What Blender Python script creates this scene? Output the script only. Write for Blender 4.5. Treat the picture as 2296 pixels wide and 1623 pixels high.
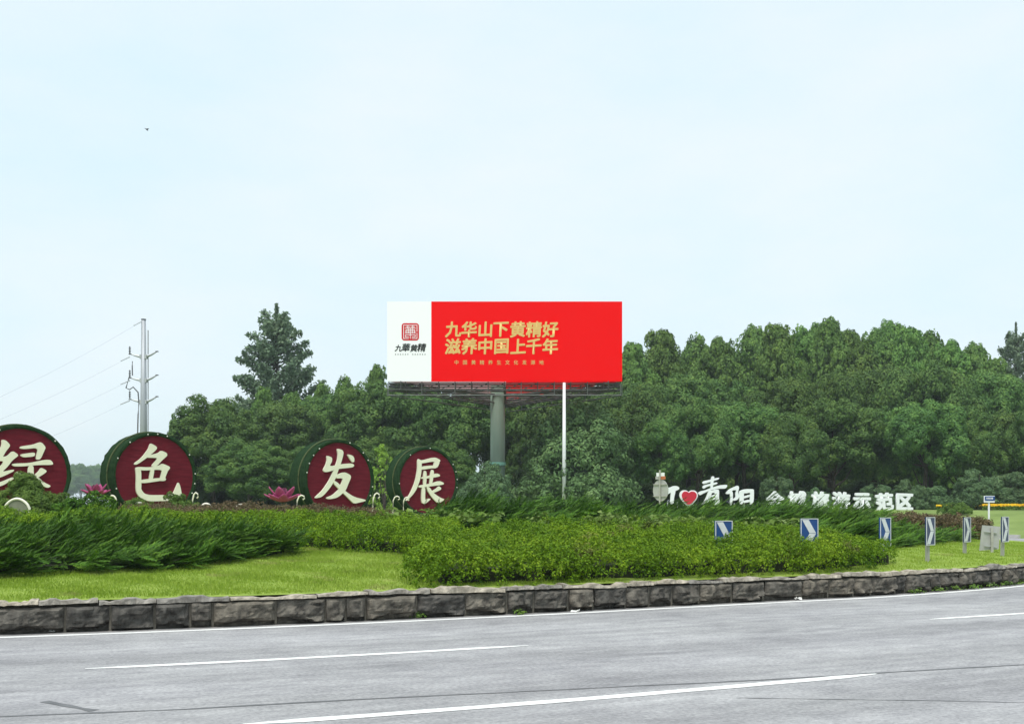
import bpy, bmesh, math, random
import numpy as np
from mathutils import Vector, Matrix
from mathutils.geometry import tessellate_polygon

for o in list(bpy.data.objects): bpy.data.objects.remove(o)
SC = bpy.context.scene
COL = SC.collection
R = math.radians
rng = np.random.default_rng(7)
random.seed(7)

# ------------------------------------------------------------------ camera, sky, sun, exposure
CAMH = 1.65
FPX, HX, HY, WPX, HPX = 2500.0, 1148.0, 1135.0, 2296.0, 1623.0   # focal length and horizon of the photograph
cd = bpy.data.cameras.new('camera'); cam = bpy.data.objects.new('camera', cd); COL.objects.link(cam)
cam.location = (0, 0, CAMH); cam.rotation_euler = (R(90), 0, 0)
cd.sensor_width = 36; cd.lens = 36 * FPX / WPX
cd.shift_y = (HY - HPX / 2) / WPX
cd.clip_start = 0.1; cd.clip_end = 6000
SC.camera = cam

SUN_EL, SUN_AZ = 64, 200            # azimuth measured clockwise from +Y: high, behind the camera to the left
w = bpy.data.worlds.new('World'); SC.world = w; w.use_nodes = True
nt = w.node_tree; nt.nodes.clear()
out = nt.nodes.new('ShaderNodeOutputWorld'); bg = nt.nodes.new('ShaderNodeBackground')
sky = nt.nodes.new('ShaderNodeTexSky'); sky.sky_type = 'NISHITA'; sky.sun_disc = False
sky.sun_elevation = R(SUN_EL); sky.sun_rotation = R(SUN_AZ); sky.air_density = 1.0; sky.dust_density = 2.0; sky.ozone_density = 1.0
tc = nt.nodes.new('ShaderNodeTexCoord')
mp = nt.nodes.new('ShaderNodeMapping'); mp.inputs['Scale'].default_value = (1.0, 1.0, 2.6)
nz = nt.nodes.new('ShaderNodeTexNoise'); nz.inputs['Scale'].default_value = 2.3; nz.inputs['Detail'].default_value = 5; nz.inputs['Roughness'].default_value = .55
rp = nt.nodes.new('ShaderNodeValToRGB')      # thin high overcast: pale veil, a little bluer where it thins
rp.color_ramp.elements[0].position = .36; rp.color_ramp.elements[0].color = (7.35, 9.15, 9.85, 1)
rp.color_ramp.elements[1].position = .66; rp.color_ramp.elements[1].color = (8.7, 9.55, 9.85, 1)
mx = nt.nodes.new('ShaderNodeMixRGB'); mx.inputs['Fac'].default_value = .82
nt.links.new(tc.outputs['Generated'], mp.inputs['Vector']); nt.links.new(mp.outputs['Vector'], nz.inputs['Vector'])
nt.links.new(nz.outputs['Fac'], rp.inputs['Fac'])
nt.links.new(sky.outputs['Color'], mx.inputs['Color1']); nt.links.new(rp.outputs['Color'], mx.inputs['Color2'])
nt.links.new(mx.outputs['Color'], bg.inputs['Color']); bg.inputs['Strength'].default_value = .117
nt.links.new(bg.outputs['Background'], out.inputs['Surface'])

sd = bpy.data.lights.new('sun', 'SUN'); sun = bpy.data.objects.new('sun', sd); COL.objects.link(sun)
sd.energy = 3.0; sd.angle = R(22); sd.color = (1.0, .96, .9)
az, el = R(SUN_AZ), R(SUN_EL)
sdir = Vector((math.sin(az) * math.cos(el), math.cos(az) * math.cos(el), math.sin(el)))
sun.rotation_euler = sdir.to_track_quat('Z', 'Y').to_euler(); sun.location = sdir * 100

SC.view_settings.view_transform = 'Standard'; SC.view_settings.look = 'None'
SC.view_settings.exposure = 0.0; SC.view_settings.gamma = 1.0; SC.view_settings.use_curve_mapping = False
SC.render.engine = 'CYCLES'
SC.cycles.use_denoising = True; SC.cycles.max_bounces = 6; SC.cycles.diffuse_bounces = 3; SC.cycles.volume_bounces = 0
SC.cycles.use_adaptive_sampling = True; SC.cycles.adaptive_threshold = .008

# ------------------------------------------------------------------ helpers
def tag(o, label=None, cat=None, group=None, kind=None):
    if label: o['label'] = label
    if cat: o['category'] = cat
    if group: o['group'] = group
    if kind: o['kind'] = kind
    return o

def link(o, parent=None):
    COL.objects.link(o)
    if parent is not None: o.parent = parent
    return o

def empty(name, loc=(0, 0, 0), rz=0.0):
    o = bpy.data.objects.new(name, None); o.empty_display_size = .3
    o.location = loc; o.rotation_euler = (0, 0, rz)
    return link(o)

def np_mesh(name, V, F, mats, smooth=False, uv=None, midx=None):
    """V (n,3), F (m,k) array of equal-size faces"""
    V = np.asarray(V, dtype=np.float32); F = np.asarray(F, dtype=np.int32)
    k = F.shape[1]
    me = bpy.data.meshes.new(name)
    me.vertices.add(len(V)); me.vertices.foreach_set('co', V.ravel())
    me.loops.add(F.size); me.loops.foreach_set('vertex_index', F.ravel())
    me.polygons.add(len(F)); me.polygons.foreach_set('loop_start', np.arange(0, F.size, k, dtype=np.int32))
    for m in (mats if isinstance(mats, (list, tuple)) else [mats]): me.materials.append(m)
    if midx is not None: me.polygons.foreach_set('material_index', np.asarray(midx, dtype=np.int32))
    if smooth: me.polygons.foreach_set('use_smooth', np.ones(len(F), dtype=bool))
    if uv is not None:
        l = me.uv_layers.new(name='UVMap'); l.data.foreach_set('uv', np.asarray(uv, dtype=np.float32)[F.ravel()].ravel())
    me.update(); me.validate()
    return me

class MB:
    """collects simple shapes for ONE mesh object"""
    def __init__(s): s.v = []; s.f = []
    def add(s, vs, fs):
        b = len(s.v); s.v += [tuple(v) for v in vs]; s.f += [tuple(i + b for i in f) for f in fs]; return s
    def box(s, c, size, rz=0.0, M=None):
        hx, hy, hz = size[0] / 2, size[1] / 2, size[2] / 2
        vs = [Vector((x, y, z)) for x in (-hx, hx) for y in (-hy, hy) for z in (-hz, hz)]
        m = M or Matrix.Rotation(rz, 3, 'Z')
        vs = [m @ v + Vector(c) for v in vs]
        return s.add(vs, [(0, 1, 3, 2), (4, 6, 7, 5), (0, 4, 5, 1), (2, 3, 7, 6), (0, 2, 6, 4), (1, 5, 7, 3)])
    def tube(s, pts, radii, n=8, cap=True):
        pts = [Vector(p) for p in pts]
        if not isinstance(radii, (list, tuple)): radii = [radii] * len(pts)
        rings = []; up = Vector((0, 0, 1)); vs = []; fs = []
        for i, p in enumerate(pts):
            t = (pts[min(i + 1, len(pts) - 1)] - pts[max(i - 1, 0)]).normalized()
            a = t.cross(up)
            if a.length < 1e-3: a = t.cross(Vector((1, 0, 0)))
            a.normalize(); b = a.cross(t).normalized()
            for k in range(n):
                an = 2 * math.pi * k / n
                vs.append(p + (a * math.cos(an) + b * math.sin(an)) * radii[i])
        for i in range(len(pts) - 1):
            for k in range(n):
                fs.append((i * n + k, i * n + (k + 1) % n, (i + 1) * n + (k + 1) % n, (i + 1) * n + k))
        if cap:
            fs.append(tuple(range(n - 1, -1, -1))); fs.append(tuple((len(pts) - 1) * n + k for k in range(n)))
        return s.add(vs, fs)
    def prism(s, poly, y0, y1, M=None):
        """poly in local XZ, extruded from y0 (front) to y1 (back)"""
        tris = tessellate_polygon([[Vector((p[0], p[1], 0)) for p in poly]])
        n = len(poly)
        area = sum(poly[i][0] * poly[(i + 1) % n][1] - poly[(i + 1) % n][0] * poly[i][1] for i in range(n))
        if area < 0: poly = poly[::-1]; tris = [tuple(n - 1 - i for i in t) for t in tris]
        vs = [Vector((p[0], y0, p[1])) for p in poly] + [Vector((p[0], y1, p[1])) for p in poly]
        fs = []
        for t in tris:
            a, b, c = t
            ar = (poly[b][0] - poly[a][0]) * (poly[c][1] - poly[a][1]) - (poly[c][0] - poly[a][0]) * (poly[b][1] - poly[a][1])
            if ar < 0: b, c = c, b
            fs.append((a, b, c)); fs.append((a + n, c + n, b + n))
        for i in range(n):
            j = (i + 1) % n
            fs.append((i, i + n, j + n, j))
        if M is not None: vs = [M @ v for v in vs]
        return s.add(vs, fs)
    def build(s, name, mat, parent=None, smooth=False, bevel=0.0):
        me = bpy.data.meshes.new(name); me.from_pydata(s.v, [], s.f)
        for m in (mat if isinstance(mat, (list, tuple)) else [mat]): me.materials.append(m)
        if smooth:
            me.polygons.foreach_set('use_smooth', np.ones(len(me.polygons), dtype=bool))
        me.update()
        o = bpy.data.objects.new(name, me)
        if bevel:
            b = o.modifiers.new('bevel', 'BEVEL'); b.width = bevel; b.segments = 2; b.limit_method = 'ANGLE'
        return link(o, parent)

def obj(name, me, parent=None, loc=None, rz=None):
    o = bpy.data.objects.new(name, me); link(o, parent)
    if loc is not None: o.location = loc
    if rz is not None: o.rotation_euler[2] = rz
    return o

# ------------------------------------------------------------------ materials
def mat(name, c1, c2=None, scale=8.0, rough=.7, spec=.3, metal=0.0, bump=0.0, bscale=None, coord='Object', detail=5, stretch=None):
    m = bpy.data.materials.new(name); m.use_nodes = True
    n = m.node_tree; p = n.nodes['Principled BSDF']
    p.inputs['Roughness'].default_value = rough; p.inputs['Specular IOR Level'].default_value = spec; p.inputs['Metallic'].default_value = metal
    p.inputs['Base Color'].default_value = (*c1, 1)
    if c2 is not None or bump:
        t = n.nodes.new('ShaderNodeTexCoord'); src = t.outputs[coord]
        if stretch:
            mm = n.nodes.new('ShaderNodeMapping'); mm.inputs['Scale'].default_value = stretch
            n.links.new(src, mm.inputs['Vector']); src = mm.outputs['Vector']
    if c2 is not None:
        z = n.nodes.new('ShaderNodeTexNoise'); z.inputs['Scale'].default_value = scale; z.inputs['Detail'].default_value = detail; z.inputs['Roughness'].default_value = .6
        r = n.nodes.new('ShaderNodeValToRGB'); r.color_ramp.elements[0].position = .33; r.color_ramp.elements[1].position = .67
        r.color_ramp.elements[0].color = (*c1, 1); r.color_ramp.elements[1].color = (*c2, 1)
        n.links.new(src, z.inputs['Vector']); n.links.new(z.outputs['Fac'], r.inputs['Fac']); n.links.new(r.outputs['Color'], p.inputs['Base Color'])
    if bump:
        z2 = n.nodes.new('ShaderNodeTexNoise'); z2.inputs['Scale'].default_value = bscale or scale * 3; z2.inputs['Detail'].default_value = 6
        b = n.nodes.new('ShaderNodeBump'); b.inputs['Strength'].default_value = bump; b.inputs['Distance'].default_value = .03
        n.links.new(src, z2.inputs['Vector']); n.links.new(z2.outputs['Fac'], b.inputs['Height']); n.links.new(b.outputs['Normal'], p.inputs['Normal'])
    return m

def leafmat(name, dark, mid, light, patch=None, pthr=.62, pscale=.8, trans=.22, objvar=.12, rough=.55, nscale=.35):
    """foliage: colour varies leaf by leaf, in soft patches, and from plant to plant"""
    m = bpy.data.materials.new(name); m.use_nodes = True
    n = m.node_tree; p = n.nodes['Principled BSDF']; L = n.links.new
    p.inputs['Roughness'].default_value = rough; p.inputs['Specular IOR Level'].default_value = .10
    g = n.nodes.new('ShaderNodeNewGeometry'); oi = n.nodes.new('ShaderNodeObjectInfo')
    t = n.nodes.new('ShaderNodeTexCoord')
    z = n.nodes.new('ShaderNodeTexNoise'); z.inputs['Scale'].default_value = nscale; z.inputs['Detail'].default_value = 3
    L(t.outputs['Object'], z.inputs['Vector'])
    a = n.nodes.new('ShaderNodeMath'); a.operation = 'MULTIPLY_ADD'; a.inputs[1].default_value = .42
    b = n.nodes.new('ShaderNodeMath'); b.operation = 'MULTIPLY_ADD'; b.inputs[1].default_value = 1.1; b.inputs[2].default_value = -.24
    L(g.outputs['Random Per Island'], a.inputs[0]); L(z.outputs['Fac'], b.inputs[0]); L(b.outputs[0], a.inputs[2])
    r = n.nodes.new('ShaderNodeValToRGB'); e = r.color_ramp.elements
    e[0].position = .1; e[0].color = (*dark, 1); e[1].position = .95; e[1].color = (*light, 1)
    k = e.new(.5); k.color = (*mid, 1)
    L(a.outputs[0], r.inputs['Fac']); col = r.outputs['Color']
    if patch:
        z2 = n.nodes.new('ShaderNodeTexNoise'); z2.inputs['Scale'].default_value = pscale; z2.inputs['Detail'].default_value = 4
        L(t.outputs['Object'], z2.inputs['Vector'])
        mr = n.nodes.new('ShaderNodeMapRange'); mr.inputs['From Min'].default_value = pthr; mr.inputs['From Max'].default_value = pthr + .08
        mr.inputs['To Max'].default_value = .8
        L(z2.outputs['Fac'], mr.inputs['Value'])
        mc = n.nodes.new('ShaderNodeMixRGB'); L(mr.outputs['Result'], mc.inputs['Fac']); L(col, mc.inputs['Color1']); mc.inputs['Color2'].default_value = (*patch, 1)
        col = mc.outputs['Color']
    hs = n.nodes.new('ShaderNodeHueSaturation')
    h1 = n.nodes.new('ShaderNodeMapRange'); h1.inputs['To Min'].default_value = .5 - objvar * .07; h1.inputs['To Max'].default_value = .5 + objvar * .10
    v1 = n.nodes.new('ShaderNodeMapRange'); v1.inputs['To Min'].default_value = 1 - objvar * 1.6; v1.inputs['To Max'].default_value = 1 + objvar * 1.6
    L(oi.outputs['Random'], h1.inputs['Value']); L(oi.outputs['Random'], v1.inputs['Value'])
    L(h1.outputs['Result'], hs.inputs['Hue']); L(v1.outputs['Result'], hs.inputs['Value']); L(col, hs.inputs['Color'])
    L(hs.outputs['Color'], p.inputs['Base Color'])
    tr = n.nodes.new('ShaderNodeBsdfTranslucent'); L(hs.outputs['Color'], tr.inputs['Color'])
    ms = n.nodes.new('ShaderNodeMixShader'); ms.inputs['Fac'].default_value = trans
    L(p.outputs['BSDF'], ms.inputs[1]); L(tr.outputs['BSDF'], ms.inputs[2])
    L(ms.outputs['Shader'], n.nodes['Material Output'].inputs['Surface'])
    return m

M = {}
M['tree'] = leafmat('camphor_leaves', (.045, .100, .032), (.105, .200, .055), (.20, .31, .07), nscale=.55)
M['tree2'] = leafmat('upright_tree_leaves', (.060, .130, .034), (.135, .245, .058), (.25, .38, .085), nscale=.7)
M['tree3'] = leafmat('feathery_tree_leaves', (.10, .155, .10), (.165, .24, .15), (.26, .34, .20))
M['shrub'] = leafmat('shrub_leaves', (.07, .130, .062), (.125, .215, .095), (.22, .32, .14), objvar=.1, nscale=.7)
M['pale'] = leafmat('pale_dome_tree_leaves', (.075, .142, .058), (.135, .238, .085), (.225, .34, .125), objvar=.02, nscale=.7)
M['lime'] = leafmat('young_tree_leaves', (.14, .25, .035), (.24, .38, .055), (.36, .5, .09))
M['hedge'] = leafmat('hedge_leaves', (.044, .112, .007), (.132, .240, .011), (.29, .40, .024), patch=(.15, .13, .055), pthr=.64, pscale=.9, objvar=.03, nscale=1.1)
M['juniper'] = leafmat('juniper_needles', (.022, .070, .007), (.060, .150, .014), (.18, .32, .032), objvar=.03, nscale=1.6, trans=.08)
M['redhedge'] = leafmat('reddish_hedge_leaves', (.075, .085, .03), (.14, .105, .055), (.21, .15, .085), objvar=.05, nscale=1.2)
M['darkhedge_shade'] = leafmat('dark_hedge_and_shade_leaves', (.025, .055, .02), (.045, .085, .03), (.08, .13, .045), objvar=.05)  # far hedge; also undergrowth, whose shade is put into this leaf colour
M['mound'] = leafmat('mound_bush_leaves', (.07, .14, .028), (.125, .22, .042), (.20, .30, .06), objvar=.06, nscale=1.5)
M['broad'] = leafmat('broad_leaves', (.08, .15, .025), (.14, .22, .04), (.33, .42, .16), objvar=.03, nscale=1.5, trans=.3)
M['petals_y'] = leafmat('yellow_petals', (.75, .45, .01), (.85, .6, .02), (.95, .72, .05), objvar=0)
M['petals_o'] = leafmat('orange_petals', (.75, .36, .01), (.82, .52, .015), (.88, .68, .05), objvar=0)
M['core'] = mat('dark_twig_shade', (.012, .018, .008), (.03, .035, .015), scale=12, rough=.9)  # near-black: shade inside the foliage put into the colour
M['bark'] = mat('bark', (.045, .036, .028), (.09, .075, .06), scale=6, rough=.9, bump=.6)
M['grassblade'] = leafmat('grass_blades', (.19, .29, .028), (.27, .38, .045), (.38, .48, .10), patch=(.34, .34, .12), pthr=.60, pscale=1.1, objvar=0, nscale=.6, trans=.3)
M['lawn'] = mat('lawn', (.18, .27, .03), (.28, .37, .06), scale=2.2, rough=.9, bump=.5, bscale=60)
M['verge'] = mat('far_grass', (.13, .19, .04), (.2, .27, .07), scale=.5, rough=.9)
M['stone'] = mat('rough_dark_stone', (.055, .050, .043), (.23, .205, .165), scale=6, rough=.9, spec=.15, bump=1.0, bscale=16)
def block_variation(m, lo, hi):
    n = m.node_tree; p = n.nodes['Principled BSDF']; l = p.inputs['Base Color'].links[0]; src = l.from_socket
    oi = n.nodes.new('ShaderNodeObjectInfo'); mr = n.nodes.new('ShaderNodeMapRange'); mr.inputs['To Min'].default_value = lo; mr.inputs['To Max'].default_value = hi
    hs = n.nodes.new('ShaderNodeHueSaturation'); n.links.new(oi.outputs['Random'], mr.inputs['Value']); n.links.new(mr.outputs['Result'], hs.inputs['Value']); n.links.new(mr.outputs['Result'], hs.inputs['Saturation'])
    n.links.new(src, hs.inputs['Color']); n.links.new(hs.outputs['Color'], p.inputs['Base Color'])
block_variation(M['stone'], .55, 1.0)
M['cap'] = mat('pale_cap_stone', (.17, .15, .12), (.50, .45, .37), scale=7, rough=.9, spec=.15, bump=.8, bscale=25)
block_variation(M['cap'], .6, 1.1)
M['mortar'] = mat('mortar', (.12, .108, .09), (.22, .2, .16), scale=9, rough=.95, spec=.1, bump=.5)
M['paint'] = mat('road_paint', (.72, .72, .70), (.86, .86, .84), scale=14, rough=.6)
M['seal'] = mat('crack_sealant', (.10, .10, .105), (.16, .16, .165), scale=5, rough=.6)
M['kerb'] = mat('kerb_concrete', (.38, .37, .35), (.5, .49, .46), scale=4, rough=.85)
M['white'] = mat('white_paint', (.84, .85, .86), rough=.45)
M['whitel'] = mat('white_letter_acrylic', (.83, .85, .87), rough=.35, spec=.4)
M['heart'] = mat('red_acrylic', (.55, .008, .03), rough=.3, spec=.5)
M['drumface'] = mat('dark_red_turf', (.105, .009, .018), (.165, .016, .029), scale=3.5, stretch=(.5, 1, 3), rough=.95, spec=.05, bump=.5, bscale=120)
M['drumside'] = mat('dark_green_turf', (.010, .030, .012), (.026, .058, .022), scale=9, rough=.95, spec=.05, bump=.9, bscale=70)
M['rope'] = mat('faded_green_band', (.06, .085, .03), (.10, .12, .05), scale=10, rough=.9)
M['cream'] = mat('cream_letter', (.80, .76, .62), (.86, .82, .70), scale=5, rough=.5)
M['bulb'] = mat('bulb', (.7, .7, .66), rough=.3, spec=.5)
M['pink'] = mat('pink_turf', (.32, .045, .14), (.44, .09, .22), scale=14, rough=.9, bump=.4)
M['pinkin'] = mat('dark_pink_turf', (.15, .04, .08), (.22, .06, .11), scale=14, rough=.9)
M['scroll'] = mat('grey_turf', (.16, .17, .12), (.24, .25, .18), scale=8, rough=.95, stretch=(1, 1, 8))
M['boardred'] = mat('red_print', (.90, .001, .001), rough=.8, spec=.02)
M['boardwhite'] = mat('white_print', (.94, .94, .95), rough=.5, spec=.2)
M['gold'] = mat('gold_print', (.78, .50, .17), rough=.5, spec=.2)
M['black'] = mat('black_print', (.012, .012, .012), rough=.5)
M['logored'] = mat('logo_red_print', (.60, .012, .018), rough=.5)
M['steel'] = mat('galvanised_steel', (.42, .43, .44), (.55, .56, .57), scale=2, rough=.55, metal=.3)
M['darksteel'] = mat('weathered_steel', (.05, .055, .05), (.12, .12, .115), scale=3, rough=.7)
M['palesteel'] = mat('pale_rail_steel', (.13, .14, .13), rough=.6)
M['column'] = mat('green_column_paint', (.13, .20, .15), (.19, .26, .20), scale=.8, rough=.6, stretch=(1, 1, .15))
M['ring'] = mat('turquoise_label', (.30, .62, .52), rough=.6)
M['polegrey'] = mat('pole_grey', (.36, .38, .41), (.46, .48, .51), scale=.6, rough=.5, metal=.3, stretch=(1, 1, .1))
M['insul'] = mat('dark_insulator', (.09, .09, .1), rough=.4)
M['wire'] = mat('wire', (.5, .52, .54), rough=.5)
M['signblue'] = mat('sign_blue', (.012, .065, .23), rough=.35, spec=.4)
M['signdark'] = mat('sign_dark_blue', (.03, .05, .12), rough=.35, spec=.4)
M['reflect'] = mat('reflective_white', (.60, .62, .64), (.74, .75, .76), scale=6, rough=.35)
M['signback'] = mat('sign_back_grey', (.36, .36, .35), (.44, .44, .42), scale=4, rough=.5)
M['post'] = mat('post_grey', (.34, .33, .30), (.45, .44, .40), scale=6, rough=.7)
M['orange'] = mat('orange_paint', (.5, .16, .07), rough=.5)
M['bird'] = mat('bird_feathers', (.03, .03, .035), rough=.8)
M['litter'] = mat('litter_paper', (.6, .6, .57), (.75, .75, .72), scale=10, rough=.8)

# asphalt: pale worn surface, streaks follow the lanes (u along the road, v across it)
def asphalt():
    m = bpy.data.materials.new('worn_asphalt'); m.use_nodes = True
    n = m.node_tree; p = n.nodes['Principled BSDF']; L = n.links.new
    p.inputs['Roughness'].default_value = .75; p.inputs['Specular IOR Level'].default_value = .3
    uv = n.nodes.new('ShaderNodeUVMap'); uv.uv_map = 'UVMap'
    def noise(sc, detail, rough=.6):
        mp = n.nodes.new('ShaderNodeMapping'); mp.inputs['Scale'].default_value = sc
        z = n.nodes.new('ShaderNodeTexNoise'); z.inputs['Scale'].default_value = 1; z.inputs['Detail'].default_value = detail; z.inputs['Roughness'].default_value = rough
        L(uv.outputs['UV'], mp.inputs['Vector']); L(mp.outputs['Vector'], z.inputs['Vector']); return z.outputs['Fac']
    def ramp(src, p0, c0, p1, c1):
        r = n.nodes.new('ShaderNodeValToRGB'); e = r.color_ramp.elements
        e[0].position, e[0].color, e[1].position, e[1].color = p0, (*c0, 1), p1, (*c1, 1)
        L(src, r.inputs['Fac']); return r.outputs['Color']
    def mul(a, b, f=1.0):
        x = n.nodes.new('ShaderNodeMixRGB'); x.blend_type = 'MULTIPLY'; x.inputs['Fac'].default_value = f
        L(a, x.inputs['Color1']); L(b, x.inputs['Color2']); return x.outputs['Color']
    base = ramp(noise((.35, .5, 1), 4), .3, (.312, .306, .318), .7, (.40, .394, .40))
    streak = ramp(noise((.06, 2.2, 1), 5, .65), .36, (.84, .84, .845), .58, (1, 1, 1))
    mott = ramp(noise((2.2, 4.5, 1), 6, .7), .34, (.80, .80, .81), .66, (1.13, 1.13, 1.12))
    grain = ramp(noise((26, 26, 1), 3, .7), .32, (.66, .66, .66), .68, (1.3, 1.3, 1.29))
    stain = ramp(noise((.25, .7, 1), 3, .5), .27, (.62, .62, .63), .36, (1, 1, 1))
    sep = n.nodes.new('ShaderNodeSeparateXYZ'); L(uv.outputs['UV'], sep.inputs['Vector']); acc = None
    for cc in (1.15, 2.85, 4.45, 6.25, 8.2, 9.9):                 # rubbered wheel tracks
        d_ = n.nodes.new('ShaderNodeMath'); d_.operation = 'SUBTRACT'; d_.inputs[1].default_value = cc; L(sep.outputs['Y'], d_.inputs[0])
        ab = n.nodes.new('ShaderNodeMath'); ab.operation = 'ABSOLUTE'; L(d_.outputs[0], ab.inputs[0])
        mr = n.nodes.new('ShaderNodeMapRange'); mr.interpolation_type = 'SMOOTHSTEP'; mr.inputs['From Min'].default_value = .08; mr.inputs['From Max'].default_value = .62; mr.inputs['To Min'].default_value = .90; mr.inputs['To Max'].default_value = 1
        L(ab.outputs[0], mr.inputs['Value'])
        if acc is None: acc = mr.outputs['Result']
        else:
            mu = n.nodes.new('ShaderNodeMath'); mu.operation = 'MULTIPLY'; L(acc, mu.inputs[0]); L(mr.outputs['Result'], mu.inputs[1]); acc = mu.outputs[0]
    worn = ramp(noise((.5, .8, 1), 4, .6), .35, (.9, .9, .9), .65, (1.1, 1.1, 1.1))
    foot_tone = ramp(sep.outputs['Y'], .0, (.62, .60, .56), .26, (1, 1, 1))      # darker and browner towards the wall foot
    tr_ = mul(mul(base, acc), foot_tone)
    L(mul(mul(mul(mul(mul(tr_, worn), streak), mott), grain, .8), stain), p.inputs['Base Color'])
    b = n.nodes.new('ShaderNodeBump'); b.inputs['Strength'].default_value = .35; b.inputs['Distance'].default_value = .01
    L(noise((45, 45, 1), 4, .7), b.inputs['Height']); L(b.outputs['Normal'], p.inputs['Normal'])
    return m
M['asphalt'] = asphalt()

# ------------------------------------------------------------------ plan of the place
# kerb line of the planted island (metres; the photograph is taken from the origin looking along +Y)
CTRL = np.array([(-28, 13.6), (-20, 12.2), (-14, 12.75), (-10, 13.35), (-6.6, 14.36), (-3.42, 15.56), (0, 17.15), (4.28, 19.4), (7.1, 20.95),
                 (10.9, 23.9), (14.2, 27.8), (16.8, 33), (18.2, 38.5), (18.3, 45), (15.5, 52), (9, 57.5), (-3, 60.5), (-18, 61), (-34, 57), (-45, 46), (-46.5, 31), (-39, 19.5)], float)
def closed_spline(P, k=24):
    n = len(P); o = []
    for i in range(n):
        p0, p1, p2, p3 = P[i - 1], P[i], P[(i + 1) % n], P[(i + 2) % n]
        for t in np.linspace(0, 1, k, endpoint=False):
            o.append(.5 * ((2 * p1) + (-p0 + p2) * t + (2 * p0 - 5 * p1 + 4 * p2 - p3) * t * t + (-p0 + 3 * p1 - 3 * p2 + p3) * t ** 3))
    return np.array(o)
_B = closed_spline(CTRL)
_seg = np.linalg.norm(np.roll(_B, -1, 0) - _B, axis=1); LTOT = _seg.sum()
_cum = np.concatenate([[0], np.cumsum(_seg)])
_Bc = np.vstack([_B, _B[:1]])
def bpt(s):
    s = np.asarray(s, float) % LTOT
    return np.stack([np.interp(s, _cum, _Bc[:, 0]), np.interp(s, _cum, _Bc[:, 1])], -1)
def off(s, d):
    """point at arc length s along the kerb line, d metres outside it"""
    s = np.asarray(s, float); t = bpt(s + .4) - bpt(s - .4); t /= np.linalg.norm(t, axis=-1, keepdims=True)
    return bpt(s) + np.stack([t[..., 1], -t[..., 0]], -1) * np.asarray(d)[..., None]
def tang(s):
    t = bpt(s + .3) - bpt(s - .3); return t / np.linalg.norm(t)
BS = bpt(np.linspace(0, LTOT, 420, endpoint=False))
def sdist(P):
    """signed distance to the kerb line, positive inside the island"""
    P = np.asarray(P, float); outd = np.empty(len(P))
    A = BS; Bn = np.roll(BS, -1, 0); AB = Bn - A; L2 = (AB ** 2).sum(1)
    for i in range(0, len(P), 4000):
        q = P[i:i + 4000, None, :]
        t = np.clip(((q - A) * AB).sum(-1) / L2, 0, 1)
        dd = np.sqrt((((A + AB * t[..., None]) - q) ** 2).sum(-1)).min(1)
        yi, yj = A[:, 1], Bn[:, 1]
        c = ((yi > q[..., 1]) != (yj > q[..., 1])) & (q[..., 0] < (Bn[:, 0] - A[:, 0]) * (q[..., 1] - yi) / (yj - yi + 1e-12) + A[:, 0])
        outd[i:i + 4000] = np.where(c.sum(1) % 2 == 1, dd, -dd)
    return outd
GX0, GX1, GY0, GY1, GST = -110.0, 110.0, -40.0, 150.0, .5
_gx = np.arange(GX0, GX1 + .01, GST); _gy = np.arange(GY0, GY1 + .01, GST)
_GG = np.stack(np.meshgrid(_gx, _gy, indexing='ij'), -1).reshape(-1, 2)
SD = sdist(_GG).reshape(len(_gx), len(_gy))
ROADW = 12.0
def smooth(x): x = np.clip(x, 0, 1); return x * x * (3 - 2 * x)
def hfun(sdv):
    ins = .405 + .845 * np.tanh(np.maximum(sdv - .2, 0) * .055 / .845)
    e = -sdv - ROADW
    return np.where(sdv > 0, ins, np.where(e > 0, .1 + 1.3 * smooth(e / 13), 0.0))
def lookup(x, y):
    x = np.asarray(x, float); y = np.asarray(y, float)
    fx = np.clip((x - GX0) / GST, 0, len(_gx) - 1.001); fy = np.clip((y - GY0) / GST, 0, len(_gy) - 1.001)
    ix, iy = fx.astype(int), fy.astype(int); a, b = fx - ix, fy - iy
    return SD[ix, iy] * (1 - a) * (1 - b) + SD[ix + 1, iy] * a * (1 - b) + SD[ix, iy + 1] * (1 - a) * b + SD[ix + 1, iy + 1] * a * b
def gh(x, y): return hfun(lookup(x, y))
def ghf(x, y): return float(gh(np.array([x]), np.array([y]))[0])
def P3(px, py, z):
    """where the point seen at pixel (px,py) of the photograph stands when it is z metres away"""
    return Vector(((px - HX) / FPX * z, z, CAMH - (py - HY) / FPX * z))
def hit(px, py):
    """ground point of the island seen at a pixel"""
    z = np.arange(10, 70, .05); x = (px - HX) / FPX * z; h = CAMH - (py - HY) / FPX * z
    g = gh(x, z); k = np.argmax((h <= g) & (lookup(x, z) > 0)); return (float(x[k]), float(z[k]))
def s_near(x):
    """arc length on the near side of the kerb line at a given X"""
    s = np.linspace(0, LTOT, 6000); b = bpt(s); ok = b[:, 1] < 44
    i = np.argmin(np.where(ok, np.abs(b[:, 0] - x), 1e9)); return s[i]

# ------------------------------------------------------------------ ground, island, road
def grid_mesh(name, X, Y, Z, m, uv=None):
    nx, ny = X.shape
    V = np.stack([X, Y, Z], -1).reshape(-1, 3)
    i, j = np.meshgrid(np.arange(nx - 1), np.arange(ny - 1), indexing='ij'); i = i.ravel(); j = j.ravel()
    F = np.stack([i * ny + j, (i + 1) * ny + j, (i + 1) * ny + j + 1, i * ny + j + 1], -1)
    return np_mesh(name, V, F, m, smooth=True, uv=uv)

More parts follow.
